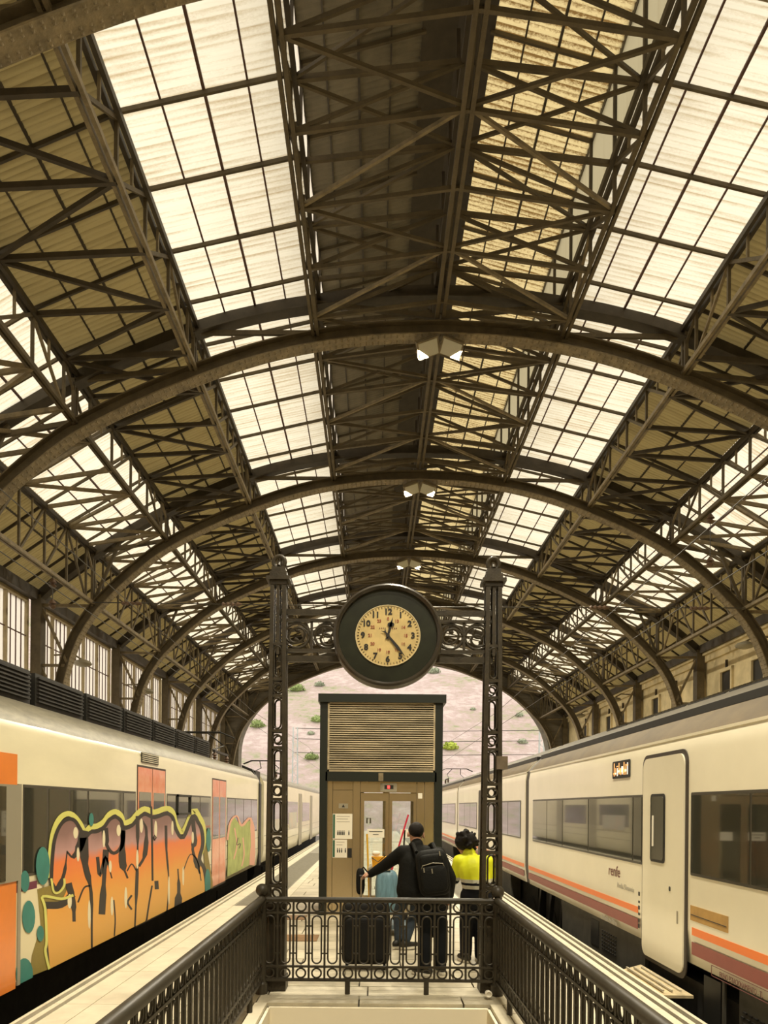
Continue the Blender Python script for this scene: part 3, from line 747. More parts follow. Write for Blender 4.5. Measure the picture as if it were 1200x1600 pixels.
def ldoor(y0, y1, m, wz0=1.14):
    d = plate(LX, -1, y0, y1, 0.10, 2.43, 0.003).build('door', GASKET, t1)
    ym = (y0 + y1) / 2
    for a, b in ((y0 + 0.04, ym - 0.015), (ym + 0.015, y1 - 0.04)):
        plate(LX + 0.003, -1, a, b, 0.14, 2.40, 0.003).build('door_leaf', m, d)
        plate(LX + 0.006, -1, a + 0.05, b - 0.05, wz0, 2.04, 0.002).build('door_window', WGLASS, d)
    return d
d1 = plate(LX, -1, 5.4, 7.16, 0.10, 2.32, 0.012).build('door', ORANGE, t1)
plate(LX + 0.012, -1, 5.6, 7.20, 1.12, 2.03, 0.010).build('door_window_frame', GREYF, d1)
plate(LX + 0.022, -1, 5.75, 6.92, 1.14, 2.01, 0.006).build('door_window', WGLASS, d1)
ldoor(10.80, 12.28, DOORRED); ldoor(15.80, 17.30, DOORRED)
v = plate(LX, -1, 10.98, 11.85, 2.48, 2.62, 0.01).build('vent_grille', BLACK, t1)
for j in range(5): plate(LX + 0.01, -1, 11.0, 11.83, 2.49 + 0.028 * j, 2.50 + 0.028 * j, 0.012).build('vent_blade', CREAM, v)
plate(LX, -1, 7.18, 7.24, 0.12, 2.04, 0.02).build('grab_rail', GREYF, t1)
# second car
for (a, b) in ((24.5, 27.5), (29.6, 33.5), (35.6, 39.5)):
    w = plate(LX, -1, a, b, 1.14, 2.04, 0.008).build('window', WGLASS, t2)
for a in (27.9, 33.9, 39.9):
    plate(LX, -1, a, a + 1.4, 0.1, 2.43, 0.012).build('door', GREYF, t2)

# ---- graffiti painted on the first car (thin paint layers on the side plane)
def zp(x, y): return (x / 2.6667, 1050 + y / 2.6667)
def paint(pts, layer):
    out = []
    for x, y in pts:
        p = on_side(*zp(x, y), LX); out.append((LX + 0.0095 + 0.0010 * layer, min(p.y, 22.0), max(p.z, 0.125)))
    return out
def stroke_pts(pts, w):
    a = []; b = []; n = len(pts)
    P = [Vector(p) for p in pts]
    for i in range(n):
        d = P[min(i + 1, n - 1)] - P[max(i - 1, 0)]; d.normalize(); nn = Vector((-d.y, d.x))
        ww = w[i] if isinstance(w, (list, tuple)) else w
        a.append(P[i] + nn * ww / 2); b.append(P[i] - nn * ww / 2)
    return a, b
class Paint:
    def __init__(s): s.b = []
    def poly(s, pts, layer):
        s.b.append(MB().flat(paint(pts, layer))); return s
    def stroke(s, pts, w, layer, smooth=4):
        if 4.15 < layer < 4.3: w = [q * 1.4 for q in w] if isinstance(w, (list, tuple)) else w * 1.4
        pts = [(p.x, p.y) for p in rom(pts, smooth)] if smooth else pts
        if isinstance(w, (list, tuple)):
            m = len(pts); w = [w[min(int(i * len(w) / m), len(w) - 1)] for i in range(m)]
        a, b = stroke_pts(pts, w); n = len(a)
        s.b.append(MB().add(paint(a, layer) + paint(b, layer), [(i, i + 1, n + i + 1, n + i) for i in range(n - 1)]))
        return s
    def blob(s, x, y, rx, ry, layer, n=18):
        return s.poly([(x + rx * math.cos(2 * PI * j / n), y + ry * math.sin(2 * PI * j / n)) for j in range(n)], layer)
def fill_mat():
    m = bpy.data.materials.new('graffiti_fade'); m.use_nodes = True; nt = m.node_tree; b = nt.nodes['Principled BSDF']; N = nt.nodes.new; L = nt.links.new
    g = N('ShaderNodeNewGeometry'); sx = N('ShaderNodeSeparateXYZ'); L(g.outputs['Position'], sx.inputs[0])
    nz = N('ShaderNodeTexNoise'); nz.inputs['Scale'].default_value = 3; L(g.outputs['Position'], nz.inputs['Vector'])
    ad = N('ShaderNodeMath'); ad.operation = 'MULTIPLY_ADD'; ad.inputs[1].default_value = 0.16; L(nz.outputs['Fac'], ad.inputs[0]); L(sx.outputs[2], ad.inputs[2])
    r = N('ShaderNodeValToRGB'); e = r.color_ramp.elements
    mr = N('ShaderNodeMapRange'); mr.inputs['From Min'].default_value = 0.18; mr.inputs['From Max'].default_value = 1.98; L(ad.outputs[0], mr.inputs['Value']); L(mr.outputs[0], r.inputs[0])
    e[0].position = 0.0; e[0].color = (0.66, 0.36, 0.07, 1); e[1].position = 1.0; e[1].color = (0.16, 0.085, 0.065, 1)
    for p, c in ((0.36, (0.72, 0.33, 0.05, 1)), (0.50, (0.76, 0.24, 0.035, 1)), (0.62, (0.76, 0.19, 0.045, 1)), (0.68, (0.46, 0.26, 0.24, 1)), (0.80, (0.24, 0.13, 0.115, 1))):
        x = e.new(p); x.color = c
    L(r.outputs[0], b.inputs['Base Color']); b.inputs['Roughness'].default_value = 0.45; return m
GF = fill_mat()
G_Y = mat('graffiti_yellow_outline', (0.62, 0.60, 0.15, 1), 0.5); G_K = mat('graffiti_dark_outline', (0.024, 0.018, 0.014, 1), 0.5)
G_O = mat('graffiti_olive_shadow', (0.24, 0.18, 0.035, 1), 0.5, var=0.2, scale=3); G_T = mat('graffiti_teal', (0.035, 0.20, 0.165, 1), 0.5, var=0.2, scale=3)
G_H = mat('graffiti_cream_shine', (0.74, 0.66, 0.44, 1), 0.5); G_G = mat('graffiti_green', (0.40, 0.45, 0.14, 1), 0.5, var=0.3, scale=3); G_P = mat('graffiti_pink', (0.70, 0.36, 0.26, 1), 0.5)
G_C = mat('graffiti_cream_ground', (0.70, 0.62, 0.40, 1), 0.5); G_M = mat('graffiti_maroon', (0.13, 0.02, 0.045, 1), 0.5); G_HOLE = WGLASS
TOP = [(208, 880), (212, 790), (222, 700), (245, 640), (275, 614), (305, 618), (330, 655), (348, 690), (372, 668), (400, 664), (430, 645), (452, 615), (478, 604), (500, 620), (512, 650), (545, 640), (570, 612), (600, 592), (640, 606), (690, 590), (716, 606), (730, 655), (760, 690), (800, 600), (822, 625), (838, 660), (842, 720), (828, 780), (848, 820), (858, 890), (856, 935)]
BOT = [(852, 950), (780, 990), (690, 1028), (640, 1060), (600, 1085), (565, 1082), (500, 1105), (370, 1160), (196, 1245), (190, 1120), (182, 985), (250, 960), (275, 905), (262, 870), (240, 900)]
lay = [
 ('graffiti_ground', G_C, Paint().poly([(62, 915), (170, 880), (170, 1245), (44, 1300)], 0)),
 ('graffiti_band', G_M, Paint().poly([(60, 890), (150, 868), (150, 900), (60, 922)], 0.5)),
 ('graffiti_shadow', G_O, Paint().poly([(150, 905), (205, 890), (240, 860), (285, 880), (290, 940), (200, 985), (205, 1240), (118, 1270), (128, 1180), (165, 1060)], 1).poly([(840, 640), (862, 740), (868, 780), (884, 870), (884, 925), (850, 950), (850, 800)], 1)),
 ('graffiti_outline', G_Y, Paint().stroke([(x - (6 if i < 6 else -4 if i > 22 else 0), y - 22) for i, (x, y) in enumerate(TOP[:-3])], 22, 2, 3).stroke([(208, 860), (218, 915), (240, 918), (262, 890), (262, 860)], 9, 6).stroke([(300, 930), (250, 945), (172, 935), (182, 985), (188, 1120), (183, 1165), (200, 1242)], 11, 6)),
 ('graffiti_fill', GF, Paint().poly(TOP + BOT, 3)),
]
K = Paint()
K.stroke(TOP, 15, 4, 4)
K.stroke([(300, 925), (250, 968), (182, 972)], 30, 4.1).stroke([(186, 975), (190, 1120), (200, 1245)], 8, 4.1)
K.stroke([(212, 880), (232, 905), (262, 840), (275, 745)], [10, 16, 10, 4], 4.2)
K.stroke([(275, 750), (300, 770), (330, 720), (345, 660)], [6, 14, 24, 26], 4.2)
K.stroke([(345, 690), (350, 800), (375, 920), (378, 1150)], [26, 18, 10, 6], 4.2).stroke([(280, 880), (300, 960), (304, 1040)], [20, 16, 10], 4.2)
K.stroke([(320, 960), (345, 900), (372, 890)], 5, 4.2)
K.stroke([(432, 650), (440, 720), (470, 755), (505, 720), (506, 640)], [20, 10, 10, 12, 14], 4.2)
K.stroke([(437, 740), (430, 850), (420, 1010)], [18, 12, 20], 4.2).stroke([(402, 770), (412, 850), (435, 770), (462, 860)], [10, 8, 8, 4], 4.2)
K.stroke([(510, 660), (506, 790), (528, 860)], [14, 22, 6], 4.2).stroke([(525, 830), (545, 800), (565, 830)], 4, 4.2)
K.stroke([(568, 600), (570, 720), (566, 880), (558, 1070)], [10, 5, 10, 5], 4.2).stroke([(575, 810), (600, 760), (606, 660), (590, 620)], [8, 14, 8, 6], 4.2)
K.stroke([(470, 950), (476, 1030), (472, 1100)], 4, 4.2).stroke([(545, 930), (528, 960), (545, 990)], 6, 4.2)
K.stroke([(627, 560), (630, 700), (632, 870)], 6, 4.2).stroke([(688, 640), (690, 740), (700, 880), (690, 1030)], [8, 6, 4, 4], 4.2)
K.stroke([(648, 870), (650, 905)], 12, 4.2, 0).stroke([(738, 820), (742, 900), (738, 985)], [4, 10, 22], 4.2).stroke([(760, 830), (790, 760), (820, 790), (835, 870)], 3, 4.2)
K.stroke([(800, 610), (808, 700), (800, 740), (818, 800), (830, 840)], [12, 16, 8, 16, 6], 4.2).stroke([(600, 1085), (615, 980), (630, 890)], 5, 4.2)
K.stroke([(632, 690), (640, 700), (648, 690), (640, 680), (634, 692)], 5, 5, 0)
H = Paint()
for (x, y, rx, ry) in ((310, 670, 10, 24), (320, 760, 6, 30), (428, 695, 6, 36), (490, 660, 9, 24), (585, 640, 7, 30), (645, 655, 6, 36), (285, 955, 9, 30), (367, 1010, 6, 60), (462, 975, 6, 40), (520, 940, 6, 45), (455, 810, 6, 25), (568, 780, 5, 40), (715, 650, 5, 30), (700, 910, 4, 60), (760, 850, 4, 40), (800, 690, 5, 25)): H.blob(x, y, rx, ry, 5)
T = Paint()
for (x, y, rx, ry) in ((172, 808, 29, 80), (97, 872, 19, 45), (113, 1020, 27, 68), (162, 1090, 15, 33), (95, 1258, 36, 66), (375, 615, 10, 28), (866, 700, 10, 50), (862, 880, 12, 60)): T.blob(x, y, rx, ry, 7)
GG = Paint(); GG.poly([(948, 640), (975, 605), (1000, 640), (1045, 615), (1050, 700), (1046, 800), (990, 830), (945, 852)], 3)
GP = Paint(); GP.stroke([(945, 700), (958, 625), (985, 600), (1005, 640), (1042, 610), (1052, 700), (1048, 805)], [8, 8, 6, 10, 10, 18, 22], 4)
GP.stroke([(975, 650), (985, 720), (972, 780)], 5, 4).stroke([(1010, 690), (1015, 760), (1005, 810)], 5, 4)
GK = Paint(); GK.stroke([(990, 690), (984, 720), (1000, 715), (994, 735)], 3, 5)
lay += [('graffiti_outline', G_K, K), ('graffiti_shine', G_H, H), ('graffiti_dots', G_T, T), ('graffiti_fill', G_G, GG), ('graffiti_outline', G_P, GP), ('graffiti_outline', G_K, GK)]
for nm, m, p in lay:
    for q in p.b: q.build(nm, m, t1)
text('stencil_number', '18', 0.10, NUM_K, t1, facing((LX + 0.02, 11.62, 1.33), (1, 0, 0)))
# pale tag on the second car
for (y, z, a, b) in ((24.2, 0.5, 3.4, 0.9), (30.0, 1.0, 3.0, 0.6)): MB().box(LX, LX + 0.02, y, y + a, z, z + b).build('graffiti_fill', bpy.data.materials.get('graffiti_faded_pink') or mat('graffiti_faded_pink', (0.60, 0.47, 0.40, 1), 0.6, var=0.35, scale=1.5, col2=(0.45, 0.50, 0.46, 1)), t2)

# ---- pantographs
def pantograph(loc, label, sc=1.0):
    p = empty('pantograph', loc, label, 'pantograph'); X, Y, Z = loc
    for s in (-1, 1):
        bar('base_bar', (X + s * 0.5, Y - 0.9, Z + 0.22), (X + s * 0.5, Y + 0.9, Z + 0.22), 0.06, 0.06, BLACK, p)
        for dy in (-0.8, 0.8): MB().lathe([(0.07, 0), (0.03, 0.03), (0.07, 0.06), (0.03, 0.09), (0.07, 0.12), (0.03, 0.2)], (X + s * 0.5, Y + dy, Z), 10).build('insulator', INSUL, p)
        MB().tube([(X + s * 0.45, Y - 0.8, Z + 0.25), (X + s * 0.40, Y + 0.9, Z + 0.55 * sc), (X + s * 0.25, Y - 0.5, Z + 0.8 * sc)], 0.022, 6).build('arm', BLACK, p)
    for dy in (-0.62, -0.38): MB().tube([(X - 0.95, Y + dy, Z + 0.66 * sc), (X - 0.6, Y + dy, Z + 0.82 * sc), (X + 0.6, Y + dy, Z + 0.82 * sc), (X + 0.95, Y + dy, Z + 0.66 * sc)], 0.02, 6).build('contact_strip', BLACK, p)
    return p
pantograph((-4.7, 20.6, 3.06), 'black folded pantograph on the roof end of the graffiti train car', 0.9)
pantograph((-4.7, 33.0, 3.06), 'black folded pantograph on the second commuter train car', 0.9)

# ---- right: white train
RX = 3.30
RPROF = [(0.04, 0.24), (0.0, 0.6), (0.0, 2.45), (0.03, 2.62), (0.05, 2.66), (0.16, 2.80), (0.28, 2.92), (0.32, 2.96), (0.75, 3.22), (1.1, 3.30), (1.8, 3.30), (2.2, 3.20), (2.6, 2.95), (2.85, 2.62), (2.9, 2.4), (2.9, 0.6), (2.86, 0.24)]
RM = [0, 0, 0, 0, 1, 1, 2, 3, 3, 3, 3, 3, 1, 0, 0, 0, 4]
def right_car(y0, y1, label):
    c = empty('train_car', (RX + 1.45, y0, -1.05), label, 'train', 'cars of the white train')
    b = loft_car(RPROF, y0, y1, 1, RX, None, RM).build('body', [WHITE, ROOFDUST, BLACK, ROOFGREY, UNDER], c); weld(b)
    MB().box(RX + 0.02, RX + 0.12, y0, y1, 2.625, 2.655).build('gutter', WHITE, c)
    MB().box(RX + 0.255, RX + 0.36, y0, y1, 2.90, 2.985).build('roof_trim', BLACK, c)
    MB().box(RX + 0.35, RX + 2.6, y0 + 0.2, y1 - 0.2, -0.5, 0.24).build('underframe', UNDER, c)
    return c
r1 = right_car(1.0, 16.15, 'white regional train car with orange and maroon stripes and a closed door')
r2 = right_car(16.55, 29.8, 'second white striped train car, beyond the openwork column')
r3 = right_car(30.2, 47.0, 'farthest white striped train car, beside the elevator')
def rim(c, y):
    """rubber gangway bellows that follows the body outline"""
    pts = [(RX + d + 0.02, z) for d, z in RPROF[:-1]]
    b = MB().strip([(x, z) for x, z in pts], y, y + 0.40, 0.04, off=-0.02).build('gangway_bellows', GASKET, c)
rim(r1, 16.15); rim(r2, 29.8)
for c, a, b in ((r1, 1.0, 7.82), (r1, 9.42, 16.1), (r2, 16.6, 29.8), (r3, 30.2, 47.0)):
    plate(RX, 1, a, b, 0.555, 0.635, 0.003).build('orange_stripe', STRIPE_O, c)
    plate(RX, 1, a, b, 0.355, 0.485, 0.003).build('maroon_stripe', STRIPE_M, c)
for c, a, b in ((r1, 1.0, 6.9), (r1, 9.3, 13.4), (r2, 18.5, 28.0), (r3, 32, 45)):
    MB().box(RX + 0.05, RX + 0.30, a, b, -0.42, 0.235).build('skirt', SKIRT, c)
def rwin(c, y0, y1, splits=(), z0=1.17, z1=2.03):
    w = rplate(RX, 1, y0, y1, z0, z1, 0.02, 0.006).build('window', WFRAME, c)
    ys = [y0] + list(splits) + [y1]
    for a, b in zip(ys, ys[1:]): plate(RX - 0.006, 1, a + 0.02, b - 0.02, z0 + 0.03, z1 - 0.03, 0.005).build('pane', WGLASS, w)
rwin(r1, 1.5, 7.86, (3.2, 5.0, 6.6))
rwin(r1, 9.28, 15.7, (9.6, 11.6, 13.2, 14.4))
rwin(r2, 17.0, 22.6, (18.6, 20.4)); rwin(r2, 24.3, 29.4, (26, 27.6)); rwin(r3, 30.8, 46, (34, 38, 42))
rplate(RX, 1, 22.9, 23.9, 0.2, 2.4, 0.1, 0.01).build('door', GASKET, r2)
# door with rubber surround, window, handle
dr = rplate(RX, 1, 7.93, 9.26, 0.05, 2.50, 0.14, 0.012).build('door', GASKET, r1)
rplate(RX - 0.012, 1, 7.99, 9.21, 0.10, 2.455, 0.12, 0.014).build('door_leaf', WHITE, dr)
rplate(RX - 0.026, 1, 8.50, 8.94, 1.24, 2.03, 0.05, 0.008).build('door_window_frame', BLACK, dr)
rplate(RX - 0.034, 1, 8.53, 8.91, 1.27, 2.00, 0.04, 0.004).build('door_window', WGLASS, dr)
rplate(RX - 0.038, 1, 8.82, 8.87, 1.42, 1.78, 0.01, 0.002).build('door_sticker', PAPER, dr)
rplate(RX - 0.026, 1, 8.33, 8.37, 0.95, 1.0, 0.015, 0.006).build('door_lock', NUM_K, dr)
rplate(RX - 0.026, 1, 8.12, 8.15, 0.62, 0.76, 0.01, 0.006).build('door_handle', GREYF, dr)
# destination display
dd = rplate(RX, 1, 9.74, 10.46, 2.265, 2.50, 0.03, 0.008).build('destination_display', BLACK, r1)
def Rface(y, z, t=0.01): return facing((RX - t, y, z), (-1, 0, 0))
LEDW = emit('led_white', (0.85, 0.80, 0.66, 1), 0.5)
rd = random.Random(5)
for k in range(9):
    yy = 9.82 + 0.068 * k
    plate(RX - 0.008, 1, yy, yy + 0.026, 2.38 - rd.uniform(0.05, 0.09), 2.38 + rd.uniform(0.02, 0.10), 0.003).build('display_segment', LED if k % 3 else LEDW, dd)
    plate(RX - 0.008, 1, yy - 0.01, yy + 0.05, 2.375 + rd.choice((-0.05, 0.0, 0.045)), 2.39 + rd.choice((-0.05, 0.0, 0.04)) + 0.005, 0.003).build('display_segment', LEDW if k % 2 else LED, dd)
G_RENFE = mat('logo_maroon', (0.16, 0.05, 0.045, 1), 0.5); G_GREY = mat('letter_grey', (0.42, 0.39, 0.31, 1), 0.6)
text('operator_name', 'renfe', 0.21, G_RENFE, r1, Rface(10.36, 0.995, 0.004), xs=1.15)
text('service_name', 'Media Distancia', 0.105, G_GREY, r1, Rface(9.90, 0.825, 0.004), xs=1.0)
for k, (z, h) in enumerate(((0.80, 0.05), (0.70, 0.03), (0.63, 0.05), (0.55, 0.03), (0.47, 0.04), (0.40, 0.05))):
    rplate(RX, 1, 9.36, 9.41, z - h / 2, z + h / 2, 0.008, 0.004).build('door_pictogram', NUM_K, r1)
text('brake_marking', 'FRENO ESTACIONAMIENTO - TL', 0.075, G_RENFE, r1, Rface(6.78, 0.285, 0.004), xs=0.74)
fr = MB()
for (a, b, c_, d) in ((6.20, 7.36, 0.335, 0.341), (6.20, 7.36, 0.235, 0.241), (6.20, 6.206, 0.235, 0.341), (7.354, 7.36, 0.235, 0.341)): fr.box(RX - 0.004, RX, a, b, c_, d)
fr.build('marking_frame', G_RENFE, r1)
text('brake_marking', 'FRENO', 0.075, G_RENFE, r1, Rface(5.65, 0.285, 0.004), xs=0.74)
for k in range(10): plate(RX, 1, 10.25 + 0.075 * k, 10.29 + 0.075 * k + 0.02 * (k % 2), 0.27, 0.31 + 0.01 * (k % 3), 0.003).build('small_marking', G_GREY, r1)
tp = plate(RX, 1, 7.02, 7.86, 0.705, 0.86, 0.004).build('tan_patch', TAN, r1)
bar('patch_seam', (RX - 0.005, 7.05, 0.76), (RX - 0.005, 7.84, 0.765), 0.004, 0.008, GASKET, tp)
# step plate in front of the door, skirt details
stp = MB().prism([(RX - 0.02, 7.72, -0.05), (RX - 0.34, 7.85, -0.08), (RX - 0.34, 9.05, -0.08), (RX - 0.02, 9.25, -0.05)], (0, 0, -0.03)).build('door_step', mat('step_worn_cream', (0.52, 0.42, 0.24, 1), 0.6, var=0.35, scale=6), r1)
for k in range(3): bar('step_ridge', (RX - 0.08 - 0.09 * k, 7.9, -0.045), (RX - 0.08 - 0.09 * k, 9.05, -0.045), 0.02, 0.02, STONE2, stp)
MB().box(RX + 0.1, RX + 0.6, 7.0, 9.3, -0.5, 0.05).build('step_well', UNDER, r1)
plate(RX + 0.05, 1, 7.25, 7.62, -0.35, 0.19, 0.01).build('equipment_door', BLACK, r1)
plate(RX + 0.05, 1, 7.15, 7.20, -0.40, 0.22, 0.02).build('skirt_post', SKIRT, r1)
vent = MB()
for a in range(7):
    for b in range(7): vent.box(RX + 0.035, RX + 0.05, 6.15 + a * 0.10 + (b % 2) * 0.04, 6.21 + a * 0.10 + (b % 2) * 0.04, -0.28 + b * 0.05, -0.265 + b * 0.05)
tag(vent.build('skirt_vent', BLACK, r1), kind='stuff')
vent = MB()
for a in range(7):
    for b in range(6): vent.box(RX + 0.035, RX + 0.05, 10.4 + a * 0.10, 10.46 + a * 0.10, -0.18 + b * 0.05, -0.165 + b * 0.05)
tag(vent.build('skirt_vent', BLACK, r1), kind='stuff')
plate(RX + 0.05, 1, 11.2, 11.6, -0.2, 0.18, 0.008).build('equipment_door', BLACK, r1)
for yy in (14.3, 15.4, 17.3): 
    MB().lathe([(0.40, -0.07), (0.44, 0), (0.44, 0.07)], (RX + 0.4, yy, -0.58), 20, 'X').build('wheel', UNDER, r1 if yy < 16 else r2)
for yy in (13.7, 14.6, 15.5): bar('hanging_hose', (RX + 0.16, yy, 0.2), (RX + 0.16, yy + 0.25, -0.5), 0.07, 0.14, BLACK, r1)
# roof grilles of the first car
for k in range(9):
    y0 = 3.0 + k * 1.12
    g = MB().prism([(RX + 0.68, y0, 3.195), (RX + 1.1, y0, 3.315), (RX + 1.1, y0, 3.28), (RX + 0.68, y0, 3.16)], (0, 1.02, 0)).build('roof_grille', UNDER, r1)
    for j in range(8): bar('grille_bar', (RX + 0.69, y0 + 0.06 + 0.125 * j, 3.208), (RX + 1.09, y0 + 0.06 + 0.125 * j, 3.322), 0.045, 0.02, ROOFGREY, g)
pantograph((RX + 1.45, 44.5, 3.30), 'black pantograph standing on the farthest white train car', 1.0)

# ------------------------------------------------------------------ CLOCK
cc = at(606, 994, 7.50); CR = 0.545; SQ = 0.945
clk = empty('station_clock', cc, 'large round station clock with cream dial hanging between the two openwork columns', 'clock')
case = MB().lathe([(0.485, 0.0), (0.49, -0.05), (0.515, -0.075), (0.535, -0.06), (CR, -0.01), (CR, 0.10), (0.525, 0.16), (0.45, 0.20)], cc, 64, 'Y', sq=SQ).build('case', CLOCKRIM, clk, True)
MB().lathe([(0.30, -0.012), (0.487, -0.012), (0.487, 0.0)], cc, 64, 'Y', sq=SQ).build('bezel', CLOCKIN, clk)
DR = 0.318
MB().lathe([(DR, -0.020), (DR, -0.008)], cc, 64, 'Y', sq=SQ).build('dial', DIAL, clk)
MB().tube([cc + Vector((DR * math.cos(a), -0.022, DR * SQ * math.sin(a))) for a in [2 * PI * j / 48 for j in range(48)]], 0.006, 6, closed=True).build('dial_ring', mat('dial_edge_cream', (0.62, 0.52, 0.30, 1), 0.4), clk)
def clock_pt(ang, r, y=-0.024): return cc + Vector((r * math.sin(ang), y, r * SQ * math.cos(ang)))
for h in range(1, 13):
    a = h * PI / 6
    text('hour_numeral', str(h), 0.080, NUM_K, clk, facing(clock_pt(a, DR * 0.78), (0, -1, 0)), depth=0.002, bold=0.0035)
    text('hour_numeral_inner', str(h + 12 if h < 12 else 0), 0.042, NUM_R, clk, facing(clock_pt(a, DR * 0.55), (0, -1, 0)), depth=0.002, bold=0.001)
for q in range(60):
    a = q * PI / 30; w = 0.010 if q % 5 == 0 else 0.005
    bar('minute_mark', clock_pt(a, DR * 0.90), clock_pt(a, DR * 0.955), w, 0.004, NUM_K, clk, up=(0, 1, 0))
for k in range(10):
    if k not in (4, 5): bar('maker_mark', clock_pt(0, DR * 0.22) + Vector((-0.085 + 0.0185 * k, 0, 0)), clock_pt(0, DR * 0.26) + Vector((-0.082 + 0.0185 * k, 0, 0)), 0.008, 0.003, G_RENFE, clk, up=(0, 1, 0))
def hand(name, ang, L, w, tail, y):
    d = Vector((math.sin(ang), 0, math.cos(ang) * SQ)); n = Vector((math.cos(ang), 0, -math.sin(ang) * SQ)); c = cc + Vector((0, y, 0))
    b = MB(); pts = [c - d * tail - n * w * 1.6, c - d * tail * 0.5 - n * w * 0.5, c - n * w * 0.6, c + d * L * 0.55 - n * w, c + d * L, c + d * L * 0.55 + n * w, c + n * w * 0.6, c - d * tail * 0.5 + n * w * 0.5, c - d * tail + n * w * 1.6, c - d * tail * 0.7]
    b.prism(pts, (0, -0.004, 0)); return b
mh = hand('minute_hand', math.radians(142), 0.285, 0.016, 0.08, -0.034).build('minute_hand', NUM_K, clk)
hb = hand('hour_hand', math.radians(14), 0.20, 0.014, 0.05, -0.029); hb.prism([clock_pt(math.radians(14), 0.118, -0.029) + Vector((0.034 * math.cos(t), 0, 0.024 * math.sin(t))) for t in [2 * PI * j / 14 for j in range(14)]], (0, -0.004, 0))
hb.build('hour_hand', NUM_K, clk)
MB().lathe([(0.018, -0.042), (0.018, -0.02)], cc, 16, 'Y').build('hand_boss', NUM_K, clk)

# ------------------------------------------------------------------ COLUMNS, CLOCK BEAM
def ring_mesh(name, m, r, t, n=20, k=6):
    return MB().tube([(r * math.cos(2 * PI * j / n), 0, r * math.sin(2 * PI * j / n)) for j in range(n)], t, k, closed=True).mesh(name, m, True)
def oval_mesh(name, m, hw, hh, t, n=7, k=6):
    pts = [(hw * math.cos(PI * j / n), 0, hh - hw + hw * math.sin(PI * j / n)) for j in range(n + 1)] + [(hw * math.cos(PI + PI * j / n), 0, -hh + hw + hw * math.sin(PI + PI * j / n)) for j in range(n + 1)]
    return MB().tube(pts, t, k, closed=True).mesh(name, m, True)
C_RING = ring_mesh('column_ring', CAST, 0.050, 0.011); C_OVAL = oval_mesh('column_oval', CAST, 0.046, 0.155, 0.011)
def make_column(x, label):
    Y = 7.66; c = empty('openwork_column', (x, Y, 0), label, 'column', 'openwork columns carrying the clock')
    hw = lambda z: 0.108 - 0.0085 * z
    MB().box(x - 0.112, x + 0.112, Y - 0.112, Y + 0.112, 0.0, 0.14).build('plinth', CAST, c)
    b = MB().box(x - 0.098, x + 0.098, Y - 0.098, Y + 0.098, 0.14, 0.86).build('base', CAST, c)
    inst('base_oval', oval_mesh('base_oval', CAST, 0.06, 0.27, 0.012), Matrix.Translation((x, Y - 0.10, 0.52)), b)
    MB().box(x - 0.112, x + 0.112, Y - 0.112, Y + 0.112, 0.84, 0.88).build('base_moulding', CAST, c)
    for sx in (-1, 1):
        for sy in (-1, 1): bar('corner_angle', (x + sx * (hw(0.8) - 0.018), Y + sy * (hw(0.8) - 0.018), 0.86), (x + sx * (hw(4.1) - 0.014), Y + sy * (hw(4.1) - 0.014), 4.12), 0.040, 0.040, CAST, c, up=(0, 1, 0))
    z = 0.88
    for k in range(6):
        for (me, zc, nm, hh) in ((C_RING, z + 0.085, 'ring', 0.085), (C_OVAL, z + 0.17 + 0.175, 'oval', 0.175)):
            w = hw(zc); s = w / 0.10
            for q in range(4):
                R = Matrix.Rotation(q * PI / 2, 4, 'Z')
                off = R @ Vector((0, -(w - 0.012), 0))
                inst(nm, me, Matrix.Translation((x + off.x, Y + off.y, zc)) @ R @ Matrix.Diagonal((s, 1, 1 if nm == 'oval' else s, 1)), c)
            w2 = hw(zc + hh)
            fr = MB()
            for (a, b_) in (((-1, -1), (1, -1)), ((1, -1), (1, 1)), ((1, 1), (-1, 1)), ((-1, 1), (-1, -1))):
                fr.bar((x + a[0] * (w2 - 0.015), Y + a[1] * (w2 - 0.015), zc + hh), (x + b_[0] * (w2 - 0.015), Y + b_[1] * (w2 - 0.015), zc + hh), 0.016, 0.028)
            fr.build('cross_plate', CAST, c)
        z += 0.52
        if z > 3.4: break
    for q in range(4):
        R = Matrix.Rotation(q * PI / 2, 4, 'Z')
        a = R @ Vector((0, -(hw(3.8) - 0.012), 0))
        bar('fluting', (x + a.x, Y + a.y, z - 0.1), (x + a.x * 0.95, Y + a.y * 0.95, 4.12), 0.030, 0.02, CAST, c, up=(0, 1, 0))
    cap = MB().box(x - 0.088, x + 0.088, Y - 0.088, Y + 0.088, 4.08, 4.12).box(x - 0.118, x + 0.118, Y - 0.118, Y + 0.118, 4.12, 4.155).box(x - 0.085, x + 0.085, Y - 0.085, Y + 0.085, 4.155, 4.21).box(x - 0.07, x + 0.07, Y - 0.07, Y + 0.07, 4.21, 4.26)
    cap.build('capital', CAST, c)
    fin = MB().tube([(x + 0.058 * math.cos(a), Y, 4.325 + 0.062 * math.sin(a)) for a in [2 * PI * j / 20 for j in range(20)]], 0.020, 8, closed=True)
    fin.tube([(x, Y - 0.05, 4.27), (x, Y, 4.33), (x, Y + 0.05, 4.27)], 0.018, 8)
    fin.build('finial', CAST, c, True)
    return c
XCL, XCR = -0.985, 1.185
colL = make_column(XCL, 'dark cast-iron openwork column on the graffiti train side of the clock')
colR = make_column(XCR, 'dark cast-iron openwork column with junction box on the white train side of the clock')
jb = at(784, 1192, 7.52)
MB().box(jb.x - 0.055, jb.x + 0.055, jb.y - 0.03, jb.y + 0.04, jb.z - 0.065, jb.z + 0.065).build('junction_box', mat('box_brown_metal', (0.15, 0.115, 0.075, 1), 0.5, var=0.3, scale=12), colR)
